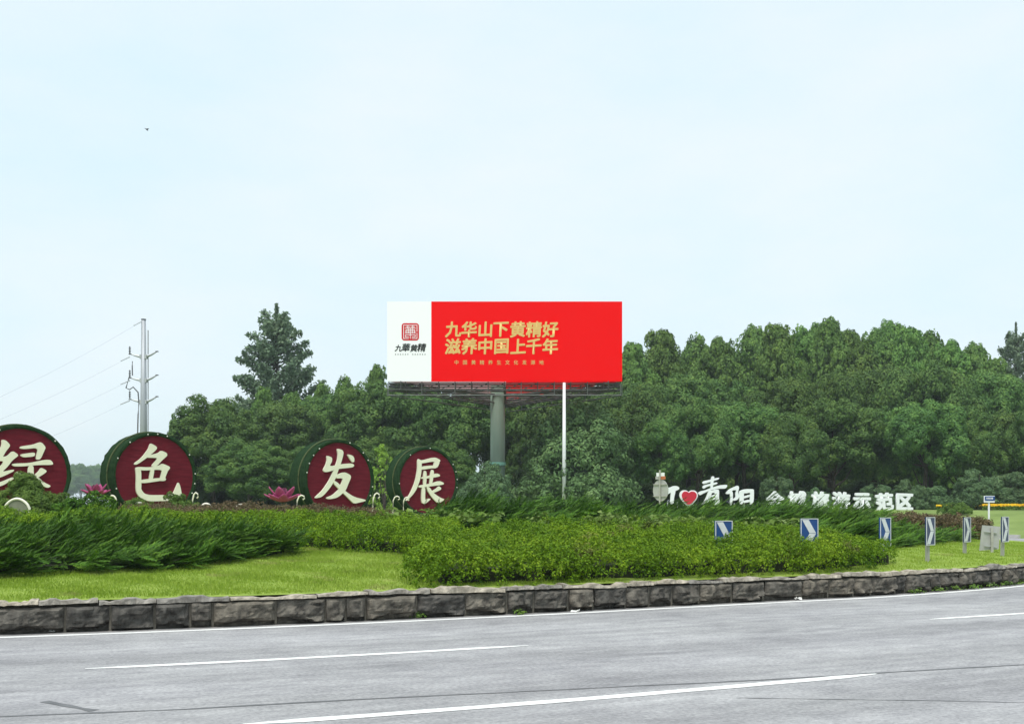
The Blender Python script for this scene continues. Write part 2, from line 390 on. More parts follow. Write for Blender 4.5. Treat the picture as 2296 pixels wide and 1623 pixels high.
# outer ground: one sheet to the horizon, a bank beyond the ring road; sunk under the road and the island
sx = np.concatenate([np.linspace(-900, -112, 14), np.arange(-110, 110.1, 1.0), np.linspace(112, 900, 14)])
sy = np.concatenate([np.linspace(-300, -42, 6), np.arange(-40, 150.1, 1.0), np.linspace(152, 1500, 20)])
X, Y = np.meshgrid(sx, sy, indexing='ij')
sdv = lookup(X, Y)
Z = np.where(-sdv > ROADW + .3, hfun(sdv), -.12)
far = (np.abs(X) > 109) | (Y > 149) | (Y < -39)
Z = np.where(far, 1.4, Z); Z = np.where((Y < 4) & (-sdv > ROADW + .3), np.minimum(Z, .13), Z)
ground = obj('ground', grid_mesh('ground', X, Y, Z, M['verge'])); tag(ground, kind='structure')

# island turf, a low mound
ns, nr = 420, 44
ss = np.linspace(0, LTOT, ns + 1); Cc = np.array([-12.0, 40.0])
tt = (np.linspace(0, 1, nr)) ** .75
bb = off(ss, np.full(ns + 1, -.12))
X = Cc[0] + (bb[:, None, 0] - Cc[0]) * tt[None, :]; Y = Cc[1] + (bb[:, None, 1] - Cc[1]) * tt[None, :]
Z = gh(X, Y); Z += .02 * np.sin(X * 3.1 + Y * 1.7) * np.sin(Y * 2.3 - X) * (tt[None, :] < .97)
island = obj('lawn_ground', grid_mesh('lawn_ground', X, Y, Z, M['lawn'])); tag(island, kind='structure')

# ring road
dd = np.concatenate([[-.3], np.linspace(0, ROADW, 13), [ROADW + .02]])
sg, dg = np.meshgrid(ss, dd, indexing='ij')
pp = off(sg.ravel(), dg.ravel()); X = pp[:, 0].reshape(sg.shape); Y = pp[:, 1].reshape(sg.shape)
road = obj('road', grid_mesh('road', X, Y, np.zeros_like(X), M['asphalt'], uv=np.stack([sg.ravel(), dg.ravel()], -1))); tag(road, kind='structure')

def strip(name, s0, s1, d, width, z, m, parent=None, step=.4, taper=0.0, wob=0.0):
    n = max(2, int((s1 - s0) / step) + 1); s = np.linspace(s0, s1, n)
    wd = np.full(n, width / 2)
    if wob: wd = wd * (1 + wob * rng.uniform(-1, 1, n)); d = d + .35 * wob * width * rng.uniform(-1, 1, n)
    if taper: wd *= np.clip(np.minimum(s - s0, s1 - s) / taper + .25, 0, 1)
    a = off(s, d - wd); b = off(s, d + wd)
    V = np.concatenate([np.c_[a, np.full(n, z)], np.c_[b, np.full(n, z)]])
    i = np.arange(n - 1); F = np.stack([i, i + n, i + n + 1, i + 1], -1)
    return obj(name, np_mesh(name, V, F, m), parent)

def s_at_px(px, d):
    s = np.linspace(s_near(-24), s_near(17), 5000); p = off(s, np.full(5000, d)); q = HX + FPX * p[:, 0] / np.maximum(p[:, 1], .5)
    return s[np.argmin(np.abs(q - px))]
D1, D2, D3 = .36, 3.60, 7.12
strip('edge_line', s_near(-26), s_near(18), D1, .15, .004, M['paint'], road, wob=.12)
per = s_at_px(2085, D2) - s_at_px(190, D2)
L1 = s_at_px(1185, D2) - s_at_px(190, D2)
s0 = s_at_px(190, D2)
for k in (-1, 0, 1, 2): strip('lane_dash', s0 + k * per, s0 + k * per + L1, D2, .14, .004, M['paint'], road, taper=.25, wob=.08)
s0 = s_at_px(545, D3); L2 = s_at_px(1965, D3) - s0
for k in (-1, 0, 1): strip('lane_dash', s0 + k * (per * 1.0), s0 + k * per + L2, D3, .15, .004, M['paint'], road, taper=.25, wob=.08)

def road_crack(pix, width):
    """dark sealed joint following plan points"""
    pts = []
    for px, py in pix:
        z = CAMH * FPX / (py - HY); pts.append(np.array([(px - HX) / FPX * z, z]))
    pts = np.array(pts); cum = np.concatenate([[0], np.cumsum(np.linalg.norm(np.diff(pts, axis=0), axis=1))])
    u = np.arange(0, cum[-1], .18); c = np.stack([np.interp(u, cum, pts[:, 0]), np.interp(u, cum, pts[:, 1])], -1)
    c[:, 1] += .018 * np.cumsum(rng.normal(0, .35, len(u))) * np.hanning(len(u))
    t = np.gradient(c, axis=0); t /= np.linalg.norm(t, axis=1, keepdims=True); nrm = np.stack([-t[:, 1], t[:, 0]], -1)
    wd = width / 2 * rng.uniform(.45, 1.2, len(u))[:, None]
    n = len(u); V = np.concatenate([np.c_[c - nrm * wd, np.full(n, .003)], np.c_[c + nrm * wd, np.full(n, .003)]])
    i = np.arange(n - 1); F = np.stack([i, i + 1, i + n + 1, i + n], -1)
    obj('sealed_crack', np_mesh('sealed_crack', V, F, M['seal']), road)
road_crack([(-300, 1618), (0, 1606), (400, 1590), (800, 1566), (1150, 1548), (1700, 1522), (2000, 1505), (2400, 1484)], .055)
road_crack([(100, 1572), (170, 1585), (240, 1598)], .10)
road_crack([(1650, 1564), (1900, 1568), (2100, 1571), (2400, 1577)], .02)

# outer kerb of the ring road (only its far right-hand stretch can be seen)
kb = empty('outer_kerb'); tag(kb, kind='structure')
s = s_near(10)
k_s = np.arange(s_near(15), s_near(15) + 46, 1.0)
for a in k_s:
    p = off(np.array([a + .5]), np.array([ROADW + .15]))[0]; t = tang(a + .5)
    o = MB().box((0, 0, 0), (1.22, .22, .24)).build('kerb_stone', M['kerb'], kb)
    o.location = (p[0], p[1], .06); o.rotation_euler[2] = math.atan2(t[1], t[0])

# ------------------------------------------------------------------ stone retaining wall: every block and cap slab
def vnoise(p, seed=0):
    """cheap value noise on (n,3)"""
    p = np.asarray(p); i = np.floor(p).astype(int); f = p - i; f = f * f * (3 - 2 * f)
    def h(a): 
        n = (a[:, 0] * 374761393 + a[:, 1] * 668265263 + a[:, 2] * 1274126177 + seed * 974711) & 0x7fffffff
        n = ((n ^ (n >> 13)) * 1274126177) & 0x7fffffff
        return ((n ^ (n >> 16)) & 0xffff) / 65535.0
    r = 0
    for dx in (0, 1):
        for dy in (0, 1):
            for dz in (0, 1):
                wgt = (f[:, 0] if dx else 1 - f[:, 0]) * (f[:, 1] if dy else 1 - f[:, 1]) * (f[:, 2] if dz else 1 - f[:, 2])
                r = r + wgt * h(i + np.array([dx, dy, dz]))
    return r * 2 - 1
wall = empty('stone_wall', (0, 0, 0))
tag(wall, 'low wall of rough grey stone blocks with pale cap slabs along the road', 'wall')
WH = .335
core = strip('mortar_bed', 0, LTOT, -.22, .22, 0, M['mortar'], wall)     # becomes the wall's core
me = core.data; co = np.empty(len(me.vertices) * 3); me.vertices.foreach_get('co', co); co = co.reshape(-1, 3)
n = len(co) // 2; a, b = co[:n], co[n:]
V = np.concatenate([a, b, a + [0, 0, WH + .03], b + [0, 0, WH + .03]]); i = np.arange(n - 1)
F = np.concatenate([np.stack([n + i, n + i + 1, 3 * n + i + 1, 3 * n + i], -1), np.stack([2 * n + i, 3 * n + i, 3 * n + i + 1, 2 * n + i + 1], -1), np.stack([i + 1, i, 2 * n + i, 2 * n + i + 1], -1)])
core.data = np_mesh('mortar_bed', V, F, M['mortar'])

def rock_block(w, h, seed):
    nx, nz = 15, 10
    u, v = np.meshgrid(np.linspace(0, 1, nx), np.linspace(0, 1, nz), indexing='ij')
    x = (u - .5) * w; z = v * h
    edge = np.minimum(np.minimum(u, 1 - u) * w, np.minimum(v + .05, 1.03 - v) * h)
    p = np.stack([x.ravel() * 5, z.ravel() * 7, np.full(x.size, seed * 3.7)], -1)
    nse = vnoise(p, seed).reshape(x.shape) * .06 + np.abs(vnoise(p * 1.9, seed + 9).reshape(x.shape)) * .07 + vnoise(p * 4.1, seed + 19).reshape(x.shape) * .016 - .012
    cut = .22 + .2 * vnoise(np.stack([x.ravel() * 3.2, np.full(x.size, seed * 1.3), np.zeros(x.size)], -1), seed + 3).reshape(x.shape)   # broken-off foot
    d = .06 * smooth(edge / .06) + nse * smooth(edge / .035) - .13 * smooth((cut - v) / .07)
    d = np.maximum(d, -.085)
    x = x + .012 * vnoise(p + 7, seed + 5).reshape(x.shape); 
    V = np.stack([x, -d, z], -1).reshape(-1, 3)
    F = [(i * nz + j, (i + 1) * nz + j, (i + 1) * nz + j + 1, i * nz + j + 1) for i in range(nx - 1) for j in range(nz - 1)]
    nb = len(V); V = np.concatenate([V, [((sx - .5) * w * .97, .13, sz * h) for sx in (0, 1) for sz in (0, 1)]])
    b00, b01, b10, b11 = nb, nb + 1, nb + 2, nb + 3
    F = [list(f) for f in F]
    lo = [i * nz for i in range(nx)]; hi = [i * nz + nz - 1 for i in range(nx)]; le = list(range(nz)); ri = [(nx - 1) * nz + j for j in range(nz)]
    me = bpy.data.meshes.new('stone_block')
    fs = F + [lo[::-1] + [b00, b10], hi + [b11, b01], le[::1] + [b01, b00], ri[::-1] + [b10, b11]]
    me.from_pydata([tuple(v) for v in V], [], fs); me.materials.append(M['stone']); me.update(); return me
def place_on_wall(name, me, s, d, z):
    p = off(np.array([s]), np.array([d]))[0]; t = tang(s)
    o = obj(name, me, wall); o.location = (p[0], p[1], z); o.rotation_euler[2] = math.atan2(t[1], t[0]); return o
blocks = {}
joint_me = bpy.data.meshes.new('mortar_joint'); _j = MB().box((0, .065, WH / 2), (.034, .12, WH)); joint_me.from_pydata(_j.v, [], _j.f); joint_me.materials.append(M['mortar']); joint_me.update()
s = s_near(-12.5); s_end = s_near(17.6) if s_near(17.6) > s else s_near(16)
k = 0
while s < s_end:
    wd = random.choice((.3, .46, .56, .62, .7, .78, .86)); key = (wd, k % 5)
    if key not in blocks: blocks[key] = rock_block(wd - .035, WH, hash(key) % 97 + int(wd * 100) + key[1] * 13)
    o = place_on_wall('stone_block', blocks[key], s + wd / 2, .015 + random.uniform(-.012, .02), 0.0); o.rotation_euler[1] = R(random.uniform(-.8, .8)); o.rotation_euler[2] += R(random.uniform(-2, 2)); s += wd; k += 1
    place_on_wall('mortar_joint', joint_me, s, 0.0, 0.0)
s = s_near(-12.6); k = 0; caps = {}
while s < s_end:
    wd = random.choice((.5, .72, .95, 1.2)); key = (wd, k % 5)
    if key not in caps:
        nx = 12; r2 = np.random.default_rng(int(wd * 100) + key[1])
        xs = np.linspace(-wd / 2, wd / 2, nx); ov = r2.uniform(-.02, .03, nx) + .035 * vnoise(np.c_[xs * 5, np.full(nx, key[1] * 1.7), np.full(nx, wd * 5)], 8); th = .045 + .04 * np.round(vnoise(np.c_[xs * 3.5, np.full(nx, key[1] * 2.7), np.full(nx, wd * 9)], 5) * 1.6) / 1.6 * (np.hanning(nx) > .1) + r2.uniform(0, .012, nx); th = np.maximum(th, .022)
        V = []; 
        for i_ in range(nx): V += [(xs[i_], -ov[i_] - .012, r2.uniform(0, .01)), (xs[i_], -ov[i_] + r2.uniform(-.01, .014), th[i_]), (xs[i_], .17, th[i_] + r2.uniform(0, .015)), (xs[i_], .36, .02)]
        F = []
        for i_ in range(nx - 1):
            for q in range(3): F.append((i_ * 4 + q, (i_ + 1) * 4 + q, (i_ + 1) * 4 + q + 1, i_ * 4 + q + 1))
            F.append((i_ * 4 + 3, (i_ + 1) * 4 + 3, (i_ + 1) * 4, i_ * 4))
        F += [(0, 1, 2, 3), tuple((nx - 1) * 4 + q for q in (3, 2, 1, 0))]
        me = bpy.data.meshes.new('cap_slab'); me.from_pydata(V, [], F); me.materials.append(M['cap']); me.update(); caps[key] = me
    o = place_on_wall('cap_slab', caps[key], s + wd / 2, .045, WH + .016 + random.uniform(-.008, .02)); o.rotation_euler[1] = R(random.uniform(-1.3, 1.3)); o.rotation_euler[2] += R(random.uniform(-1.5, 1.5)); o.scale = (1, 1, random.uniform(.7, 1.5)); s += wd + random.uniform(.004, .02); k += 1

# ------------------------------------------------------------------ foliage makers
def rand_dirs(n, r=None):
    r = r or rng; d = r.normal(size=(n, 3)); return d / np.linalg.norm(d, axis=1, keepdims=True)
def norm(a): return a / np.maximum(np.linalg.norm(a, axis=1, keepdims=True), 1e-9)
def leaves(P, N, L, W, r=None, bend=.15):
    """one diamond leaf per point, facing roughly along N"""
    r = r or rng; n = len(P); N = norm(N)
    t = np.cross(N, rand_dirs(n, r)); t = norm(t); b = np.cross(N, t)
    L = (np.asarray(L) * np.ones(n))[:, None]; W = (np.asarray(W) * np.ones(n))[:, None]
    V = np.stack([P - t * L * .5, P + b * W * .5 + N * L * bend, P + t * L * .5, P - b * W * .5 + N * L * bend], 1).reshape(-1, 3)
    F = np.arange(4 * n).reshape(-1, 4); return V, F
def cat_mesh(name, parts, m):
    Vs, Fs, b = [], [], 0
    for V, F in parts: Vs.append(V); Fs.append(F + b); b += len(V)
    return np_mesh(name, np.concatenate(Vs), np.concatenate(Fs), m)
def blob_leaves(blobs, r, per_sub, subs, L, W, fill=.12, up=.35, subr=.40, zmin=-.55):
    """cauliflower clumps: every blob carries smaller clumps, every clump a shell of leaves"""
    PP, NN = [], []
    for c, rad in blobs:
        c = np.array(c); m_ = max(5, int(subs * (rad ** 1.6)))
        d = rand_dirs(m_ * 2, r); d = d[d[:, 2] > zmin][:m_]
        sc = c + d * rad * r.uniform(.62, .95, (len(d), 1)); sr = rad * subr * r.uniform(.65, 1.25, len(d))
        q = np.maximum(6, (per_sub * (sr ** 2)).astype(int)); idx = np.repeat(np.arange(len(d)), q)
        u = rand_dirs(len(idx), r); du = (u * d[idx]).sum(1); u = np.where((du < -.25)[:, None], -u, u)
        PP.append(sc[idx] + u * (sr[idx] * r.uniform(.72, 1.08, len(idx)))[:, None] * np.array([1, 1, .85])); NN.append(u + .30 * rand_dirs(len(idx), r) + np.array([0, 0, up * .6]))
        k = int(len(idx) * fill)
        if k: u = rand_dirs(k, r); PP.append(c + u * rad * (r.uniform(.1, .8, k) ** .5)[:, None]); NN.append(u + rand_dirs(k, r))
    P = np.concatenate(PP); N = np.concatenate(NN)
    return leaves(P, N, L * r.uniform(.7, 1.3, len(P)), W * r.uniform(.7, 1.3, len(P)), r)
def trunk_mesh(name, H, r0, targets, r):
    mb = MB(); lean = r.normal(0, .03, 2) * H
    mb.tube([(0, 0, -.3), (0, 0, .2), (lean[0] * .4, lean[1] * .4, H * .3), (lean[0], lean[1], H * .55), (lean[0] * 1.1, lean[1] * 1.1, H * .85)], [r0 * 1.25, r0, r0 * .8, r0 * .5, r0 * .15], 7)
    for c in targets:
        c = Vector(c); z0 = r.uniform(.18, .5) * H; b = Vector((lean[0] * .5, lean[1] * .5, min(z0, c.z * .75)))
        mid = b.lerp(c, .5) + Vector((0, 0, -.06 * H)) ; mb.tube([b, mid, c], [r0 * .42, r0 * .28, r0 * .08], 5)
    me = bpy.data.meshes.new(name); me.from_pydata(mb.v, [], mb.f); me.materials.append(M['bark']); me.update(); return me

def proto_camphor(seed, H=10.0, Wd=9.0, base=.17):
    r = np.random.default_rng(seed); bl = []
    rx = Wd / 2; cz = H * (1 + base) / 2; rz = H * (1 - base) / 2
    for k in range(38):
        d = rand_dirs(1, r)[0]
        if d[2] < -.75: d[2] = -d[2]
        f = r.uniform(.52, .86); rad = rx * r.uniform(.20, .36)
        wz = 1.0 if d[2] > 0 else .92
        bl.append(((d[0] * rx * f * r.uniform(.9, 1.08), d[1] * rx * f, cz + d[2] * rz * f * wz), rad))
    cr = cat_mesh('crown', [blob_leaves(bl, r, 260, 13, .23, .14, subr=.44)], M['tree'])
    return trunk_mesh('trunk', H, .26, [b[0] for b in bl[:9]], r), cr, H, Wd
def proto_upright(seed, H=10.0, Wd=5.0, mt='tree2'):
    r = np.random.default_rng(seed); bl = []
    for k in range(6):
        a = r.uniform(0, 6.28); q = Wd * .5 * (0 if k == 0 else r.uniform(.25, .62)); top = H * (1 if k == 0 else r.uniform(.80, .98))
        z = H * .22
        while z < top - .25:
            f = (z / top); rad = Wd * (.24 * (1 - f ** 3.2) + .085) * r.uniform(.85, 1.2)
            bl.append(((math.cos(a) * q * (1 - .45 * f) + r.normal(0, .12), math.sin(a) * q * (1 - .45 * f) + r.normal(0, .12), z), rad)); z += rad * .95
        bl.append(((math.cos(a) * q * .55, math.sin(a) * q * .55, top - .25), Wd * .085))
    cr = cat_mesh('crown', [blob_leaves(bl, r, 270, 14, .24, .15, up=.6, subr=.42)], M[mt])
    return trunk_mesh('trunk', H, .2, [b[0] for b in bl[::5]], r), cr, H, Wd
def proto_ovoid(seed, H=10.0, Wd=7.0, mt='tree2', n=52, L=.22, W=.14):
    r = np.random.default_rng(seed); bl = []
    for k in range(n):
        f = (k + r.uniform(0, 1)) / n; a = k * 2.4 + r.normal(0, .4); w_ = Wd / 2 * math.sin(math.pi * min(.96, .12 + .86 * f) ** 1.0) ** .8 * r.uniform(.75, 1.1)
        rad = Wd * r.uniform(.085, .15); q = max(0, w_ - rad * .6) * r.uniform(.65, 1.05)
        bl.append(((math.cos(a) * q, math.sin(a) * q, H * (.12 + .86 * f)), rad))
    for k in range(r.integers(2, 4)): a = r.uniform(0, 6.28); bl.append(((math.cos(a) * Wd * .17, math.sin(a) * Wd * .17, H * r.uniform(.93, 1.0)), Wd * .075))
    cr = cat_mesh('crown', [blob_leaves(bl, r, 330, 22, L, W, up=.6, subr=.42)], M[mt])
    return trunk_mesh('trunk', H, .2, [b[0] for b in bl[::6]], r), cr, H, Wd
def proto_feathery(seed, H=12.0, Wd=5.5):
    r = np.random.default_rng(seed); PP, NN = [], []; mb = MB()
    mb.tube([(0, 0, -.3), (0, 0, 1), (.1, 0, H * .5), (0, .05, H * .97)], [.24, .2, .12, .02], 7)
    for k in range(86):
        z0 = H * (.16 + .76 * (k + r.uniform(0, 1)) / 86); f = z0 / H; a = k * 2.4 + r.normal(0, .3); ln = Wd * .80 * (1.02 - f) ** .85 * r.uniform(.55, 1.12) + .3
        e = r.uniform(.35, .80); st = np.array([0, 0, z0]); dr = np.array([math.cos(a) * math.cos(e), math.sin(a) * math.cos(e), math.sin(e)])
        en = st + dr * ln * 1.15; mb.tube([st, st + dr * ln * .5 + np.array([0, 0, -.05]), en], [.05, .03, .01], 4, cap=False)
        n = int(108 * ln); t = r.uniform(.25, 1.05, n) ** .8; wdt = .36 * np.sin(np.clip(t, 0, 1.05) * 2.9) + .10
        PP.append(st + dr * (t * ln * 1.15)[:, None] + rand_dirs(n, r) * wdt[:, None] * r.uniform(.2, 1, (n, 1))); NN.append(rand_dirs(n, r) + dr * .5)
    k = 420; t = r.uniform(.78, 1.02, k); PP.append(np.stack([r.normal(0, 1, k) * .34 * (1.06 - t), r.normal(0, 1, k) * .34 * (1.06 - t), t * H], -1)); NN.append(rand_dirs(k, r))
    P = np.concatenate(PP); cr = cat_mesh('crown', [leaves(P, np.concatenate(NN), .24 * r.uniform(.7, 1.3, len(P)), .12, r)], M['tree3'])
    me = bpy.data.meshes.new('trunk'); me.from_pydata(mb.v, [], mb.f); me.materials.append(M['bark']); me.update()
    return me, cr, H, Wd
def proto_dome(seed, H=6.0, Wd=8.0, mt='shrub', L=.24, W=.13, n=40):
    r = np.random.default_rng(seed); bl = []
    for k in range(n):
        d = rand_dirs(1, r)[0]; d[2] = abs(d[2]) * 1.05 - .08; f = r.uniform(.55, .82)
        bl.append(((d[0] * Wd / 2 * f, d[1] * Wd / 2 * f, max(.12 * H, d[2] * H * f * 1.02)), Wd / 2 * r.uniform(.2, .33)))
    cr = cat_mesh('crown', [blob_leaves(bl, r, 230, 16, L, W, zmin=-.3)], M[mt])
    return trunk_mesh('trunk', H, .16, [b[0] for b in bl[:7]], r), cr, H, Wd
PROTO = {
    'A': [proto_camphor(11), proto_camphor(12, Wd=8.4), proto_camphor(13, H=9.4, Wd=9.6, base=.14), proto_camphor(14, base=.2)],
    'B': [proto_ovoid(21), proto_ovoid(22, Wd=7.8), proto_upright(23, Wd=5.4), proto_ovoid(24, Wd=6.4)],
    'C': [proto_feathery(31), proto_feathery(32, H=11, Wd=4.6)],
    'D': [proto_dome(41), proto_dome(42, H=6.5, Wd=7.5)],
    'G': [proto_camphor(15, base=.0), proto_camphor(16, base=.0, Wd=8.6)],
    'S': [proto_dome(61, H=7.0, Wd=8.0, mt='pale', n=84)],
    'U': [proto_dome(43, mt='darkhedge_shade'), proto_dome(44, H=6.5, Wd=7.5, mt='darkhedge_shade')],  # darker leaves: shade under the crowns put into the colour
    'L': [proto_ovoid(51, H=6.0, Wd=3.6, mt='lime', n=24)],
}
def extent(p):
    tm, cm, H, Wd = p; co = np.empty(len(cm.vertices) * 3, dtype=np.float32); cm.vertices.foreach_get('co', co); co = co.reshape(-1, 3)
    return tm, cm, float(np.percentile(co[:, 2], 99.85)), 2 * float(np.percentile(np.abs(co[:, 0]), 98.5))
PROTO = {k: [extent(p) for p in v] for k, v in PROTO.items()}
_cnt = {}
def tree(kind, name, label, px, top, z, halfw, group=None, base=None):
    """a tree whose top shows at (px, top) when it stands z metres away; halfw = half its width in photograph pixels"""
    k = _cnt[kind] = _cnt.get(kind, -1) + 1
    tm, cm, H, Wd = PROTO[kind][k % len(PROTO[kind])]
    p = P3(px, top, z); g = ghf(p.x, p.y) if base is None else base
    if z > 148: g = 1.4
    t = empty(name, (p.x, p.y, g - .05), random.uniform(0, 6.28))
    sxy = 2 * halfw / FPX * z / Wd; sz = (p.z - g) / H
    if kind == 'C': t.rotation_euler[2] = .6
    t.scale = (sxy, sxy, sz)
    obj('trunk', tm, t); obj('crown', cm, t)
    tag(t, label, 'tree', group); return t
ORD = ['first', 'second', 'third', 'fourth', 'fifth', 'sixth', 'seventh', 'eighth', 'ninth', 'tenth', 'eleventh', 'twelfth', 'thirteenth', 'fourteenth', 'fifteenth', 'sixteenth', 'seventeenth', 'eighteenth', 'nineteenth']

# ------------------------------------------------------------------ trees
# skyline row right of the billboard
back = [(1420, 770, 42), (1488, 742, 46), (1560, 760, 36), (1612, 757, 40), (1690, 734, 46), (1744, 730, 42), (1790, 742, 36), (1832, 726, 34), (1862, 714, 36), (1905, 742, 40),
        (1938, 768, 36), (1966, 738, 38), (1996, 722, 38), (2046, 736, 42), (2092, 752, 40), (2132, 764, 40), (2184, 772, 40), (2224, 806, 36)]
for i, (x, y, hw) in enumerate(back):
    tree('B', 'upright_tree', 'tall upright green tree on the skyline, %s to the right of the billboard' % ORD[i], x, y, 116 + (i * 7 % 5) * 3, hw + 22, 'skyline trees right of the billboard')
for i, x in enumerate(range(1415, 2250, 52)):
    yy = np.interp(x, [b_[0] for b_ in back], [b_[1] for b_ in back]) + 26 + (i * 7 % 4) * 9
    tree('B', 'upright_tree', 'upright green tree half hidden behind the skyline row, %s right of the billboard' % ORD[i], x, yy, 131 + i % 3 * 3, 58, 'half hidden skyline trees')
mid = [(1440, 862, 90), (1545, 838, 95), (1650, 862, 85), (1760, 850, 90), (1860, 838, 92), (1965, 824, 96), (2085, 818, 105), (2195, 838, 95), (2290, 868, 85)]
for i, (x, y, hw) in enumerate(mid):
    tree('A', 'broadleaf_tree', 'round-topped dark green tree in the middle row, %s right of the billboard column' % ORD[i], x, y, 100 + (i % 3) * 3, hw, 'middle row of the wood')
front = [(1480, 940, 62), (1562, 900, 88), (1672, 905, 92), (1778, 925, 82), (1868, 895, 88), (1975, 915, 84), (2072, 900, 88), (2168, 912, 84), (2262, 925, 84), (2345, 900, 80)]
for i, (x, y, hw) in enumerate(front):
    tree('A', 'broadleaf_tree', 'spreading dark green tree in the front row of the wood, %s from the white pole' % ORD[i], x, y, 89 + (i % 3) * 2.2, hw, 'front row of the wood')
tree('C', 'feathery_tree', 'sparse grey-green tree cut by the right edge of the photograph', 2278, 732, 135, 80)
tree('C', 'feathery_tree', 'tallest sparse grey-green tree with feathery branches, left of the billboard', 620, 688, 118, 122)
lb = [(590, 868, 44), (655, 880, 46), (722, 862, 42), (772, 850, 40), (845, 818, 40), (905, 850, 44)]
for i, (x, y, hw) in enumerate(lb):
    tree('B', 'upright_tree', 'yellow-green upright tree left of the billboard, %s from the tallest tree' % ORD[i], x, y, 112 + i % 2 * 2, hw, 'upright trees left of the billboard')
tree('G', 'broadleaf_tree', 'broad round dark green tree above the second drum', 478, 890, 92, 98)
tree('G', 'broadleaf_tree', 'narrow leaning dark green tree at the left end of the wood', 408, 925, 98, 42)
ll = [(630, 905, 100), (742, 888, 92), (848, 862, 95), (950, 860, 92), (1055, 862, 95), (1165, 858, 95), (1275, 862, 100), (1375, 856, 84)]
for i, (x, y, hw) in enumerate(ll):
    tree('A', 'broadleaf_tree', 'dark green tree behind the drums and the billboard column, %s from the left' % ORD[i], x, y, 106 + (i % 2) * 3, hw, 'trees behind the billboard column')
lf = [(560, 985, 80), (668, 1000, 76), (790, 985, 84), (910, 1000, 76), (1000, 990, 66)]
for i, (x, y, hw) in enumerate(lf):
    tree('G', 'broadleaf_tree', 'low dark tree right behind the drums, %s from the left' % ORD[i], x, y, 84 + (i % 2) * 2, hw, 'low trees behind the drums')
tree('S', 'shrub_tree', 'big grey-green bushy tree behind the white pole, leafy to the ground', 1302, 908, 87.5, 132)
tree('G', 'broadleaf_tree', 'dark tree between the billboard column and the pale bushy tree', 1172, 985, 103, 62)
tree('D', 'shrub_tree', 'low dark bush at the foot of the billboard column', 1088, 1038, 78, 78)
tree('L', 'young_tree', 'small lime green tree between the third and fourth drums', 858, 994, 74, 42)
for i, (x, y, hw) in enumerate([(1742, 1068, 38), (1832, 1092, 34), (1965, 1085, 36), (2040, 1074, 42), (2102, 1088, 30), (2196, 1052, 62), (2282, 1058, 60)]):
    tree('D', 'small_bush', 'rounded bush at the foot of the wood behind the white letters, %s from the left' % ORD[i], x, y, 82.5, hw, 'bushes at the foot of the wood')
for i, (x, y, hw) in enumerate([(150, 1060, 34), (182, 1040, 36), (212, 1042, 32), (244, 1068, 34), (100, 1070, 36), (290, 1075, 34), (20, 1060, 40), (350, 1070, 40)]):
    tree('A', 'distant_tree', 'faint blue-grey far tree seen between the drums, %s of the distant row' % ORD[i], x, y, 640 + i * 21, hw, 'distant trees')
for i, x in enumerate((-40, 420, 520)):
    tree('A', 'distant_tree', 'far tree of the distant row mostly hidden by drum or wood, %s from the left' % ORD[i], x, 1062, 760, 44, 'hidden distant trees')

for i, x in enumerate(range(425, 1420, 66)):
    tree('U', 'understory_shade_bush', 'bush coloured dark as shade at the foot of the left wood, %s from the left' % ORD[i], x + random.uniform(-12, 12), 1040 + (i * 5 % 4) * 7, 93 + i % 3, 56, 'bushes at the foot of the left wood')
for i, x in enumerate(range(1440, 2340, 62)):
    tree('U', 'understory_shade_bush', 'undergrowth bush coloured dark as shade deep under the right wood, %s from the left' % ORD[i], x + random.uniform(-12, 12), 1072 + (i * 5 % 4) * 7, 97 + i % 3, 50, 'undergrowth of the right wood')
# ------------------------------------------------------------------ hedges, junipers and beds on the island
def inside(poly, P):
    c = np.zeros(len(P), bool); n = len(poly)
    for i in range(n):
        (x1, y1), (x2, y2) = poly[i], poly[(i + 1) % n]
        c ^= ((y1 > P[:, 1]) != (y2 > P[:, 1])) & (P[:, 0] < (x2 - x1) * (P[:, 1] - y1) / (y2 - y1 + 1e-12) + x1)
    return c
def edge_dist(poly, P):
    d = np.full(len(P), 1e9); n = len(poly)
    for i in range(n):
        a = np.array(poly[i]); b = np.array(poly[(i + 1) % n]); ab = b - a
        t = np.clip(((P - a) @ ab) / (ab @ ab), 0, 1); d = np.minimum(d, np.linalg.norm(P - (a + t[:, None] * ab), axis=1))
    return d
def sample_in(poly, n):
    A = np.array(poly); lo, hi = A.min(0), A.max(0); o = []
    k = 0
    while k < n:
        q = rng.uniform(lo, hi, (n * 2, 2)); q = q[inside(poly, q)]; o.append(q); k += len(q)
    return np.concatenate(o)[:n]
def poly_area(p): return abs(sum(p[i][0] * p[(i + 1) % len(p)][1] - p[(i + 1) % len(p)][0] * p[i][1] for i in range(len(p)))) / 2
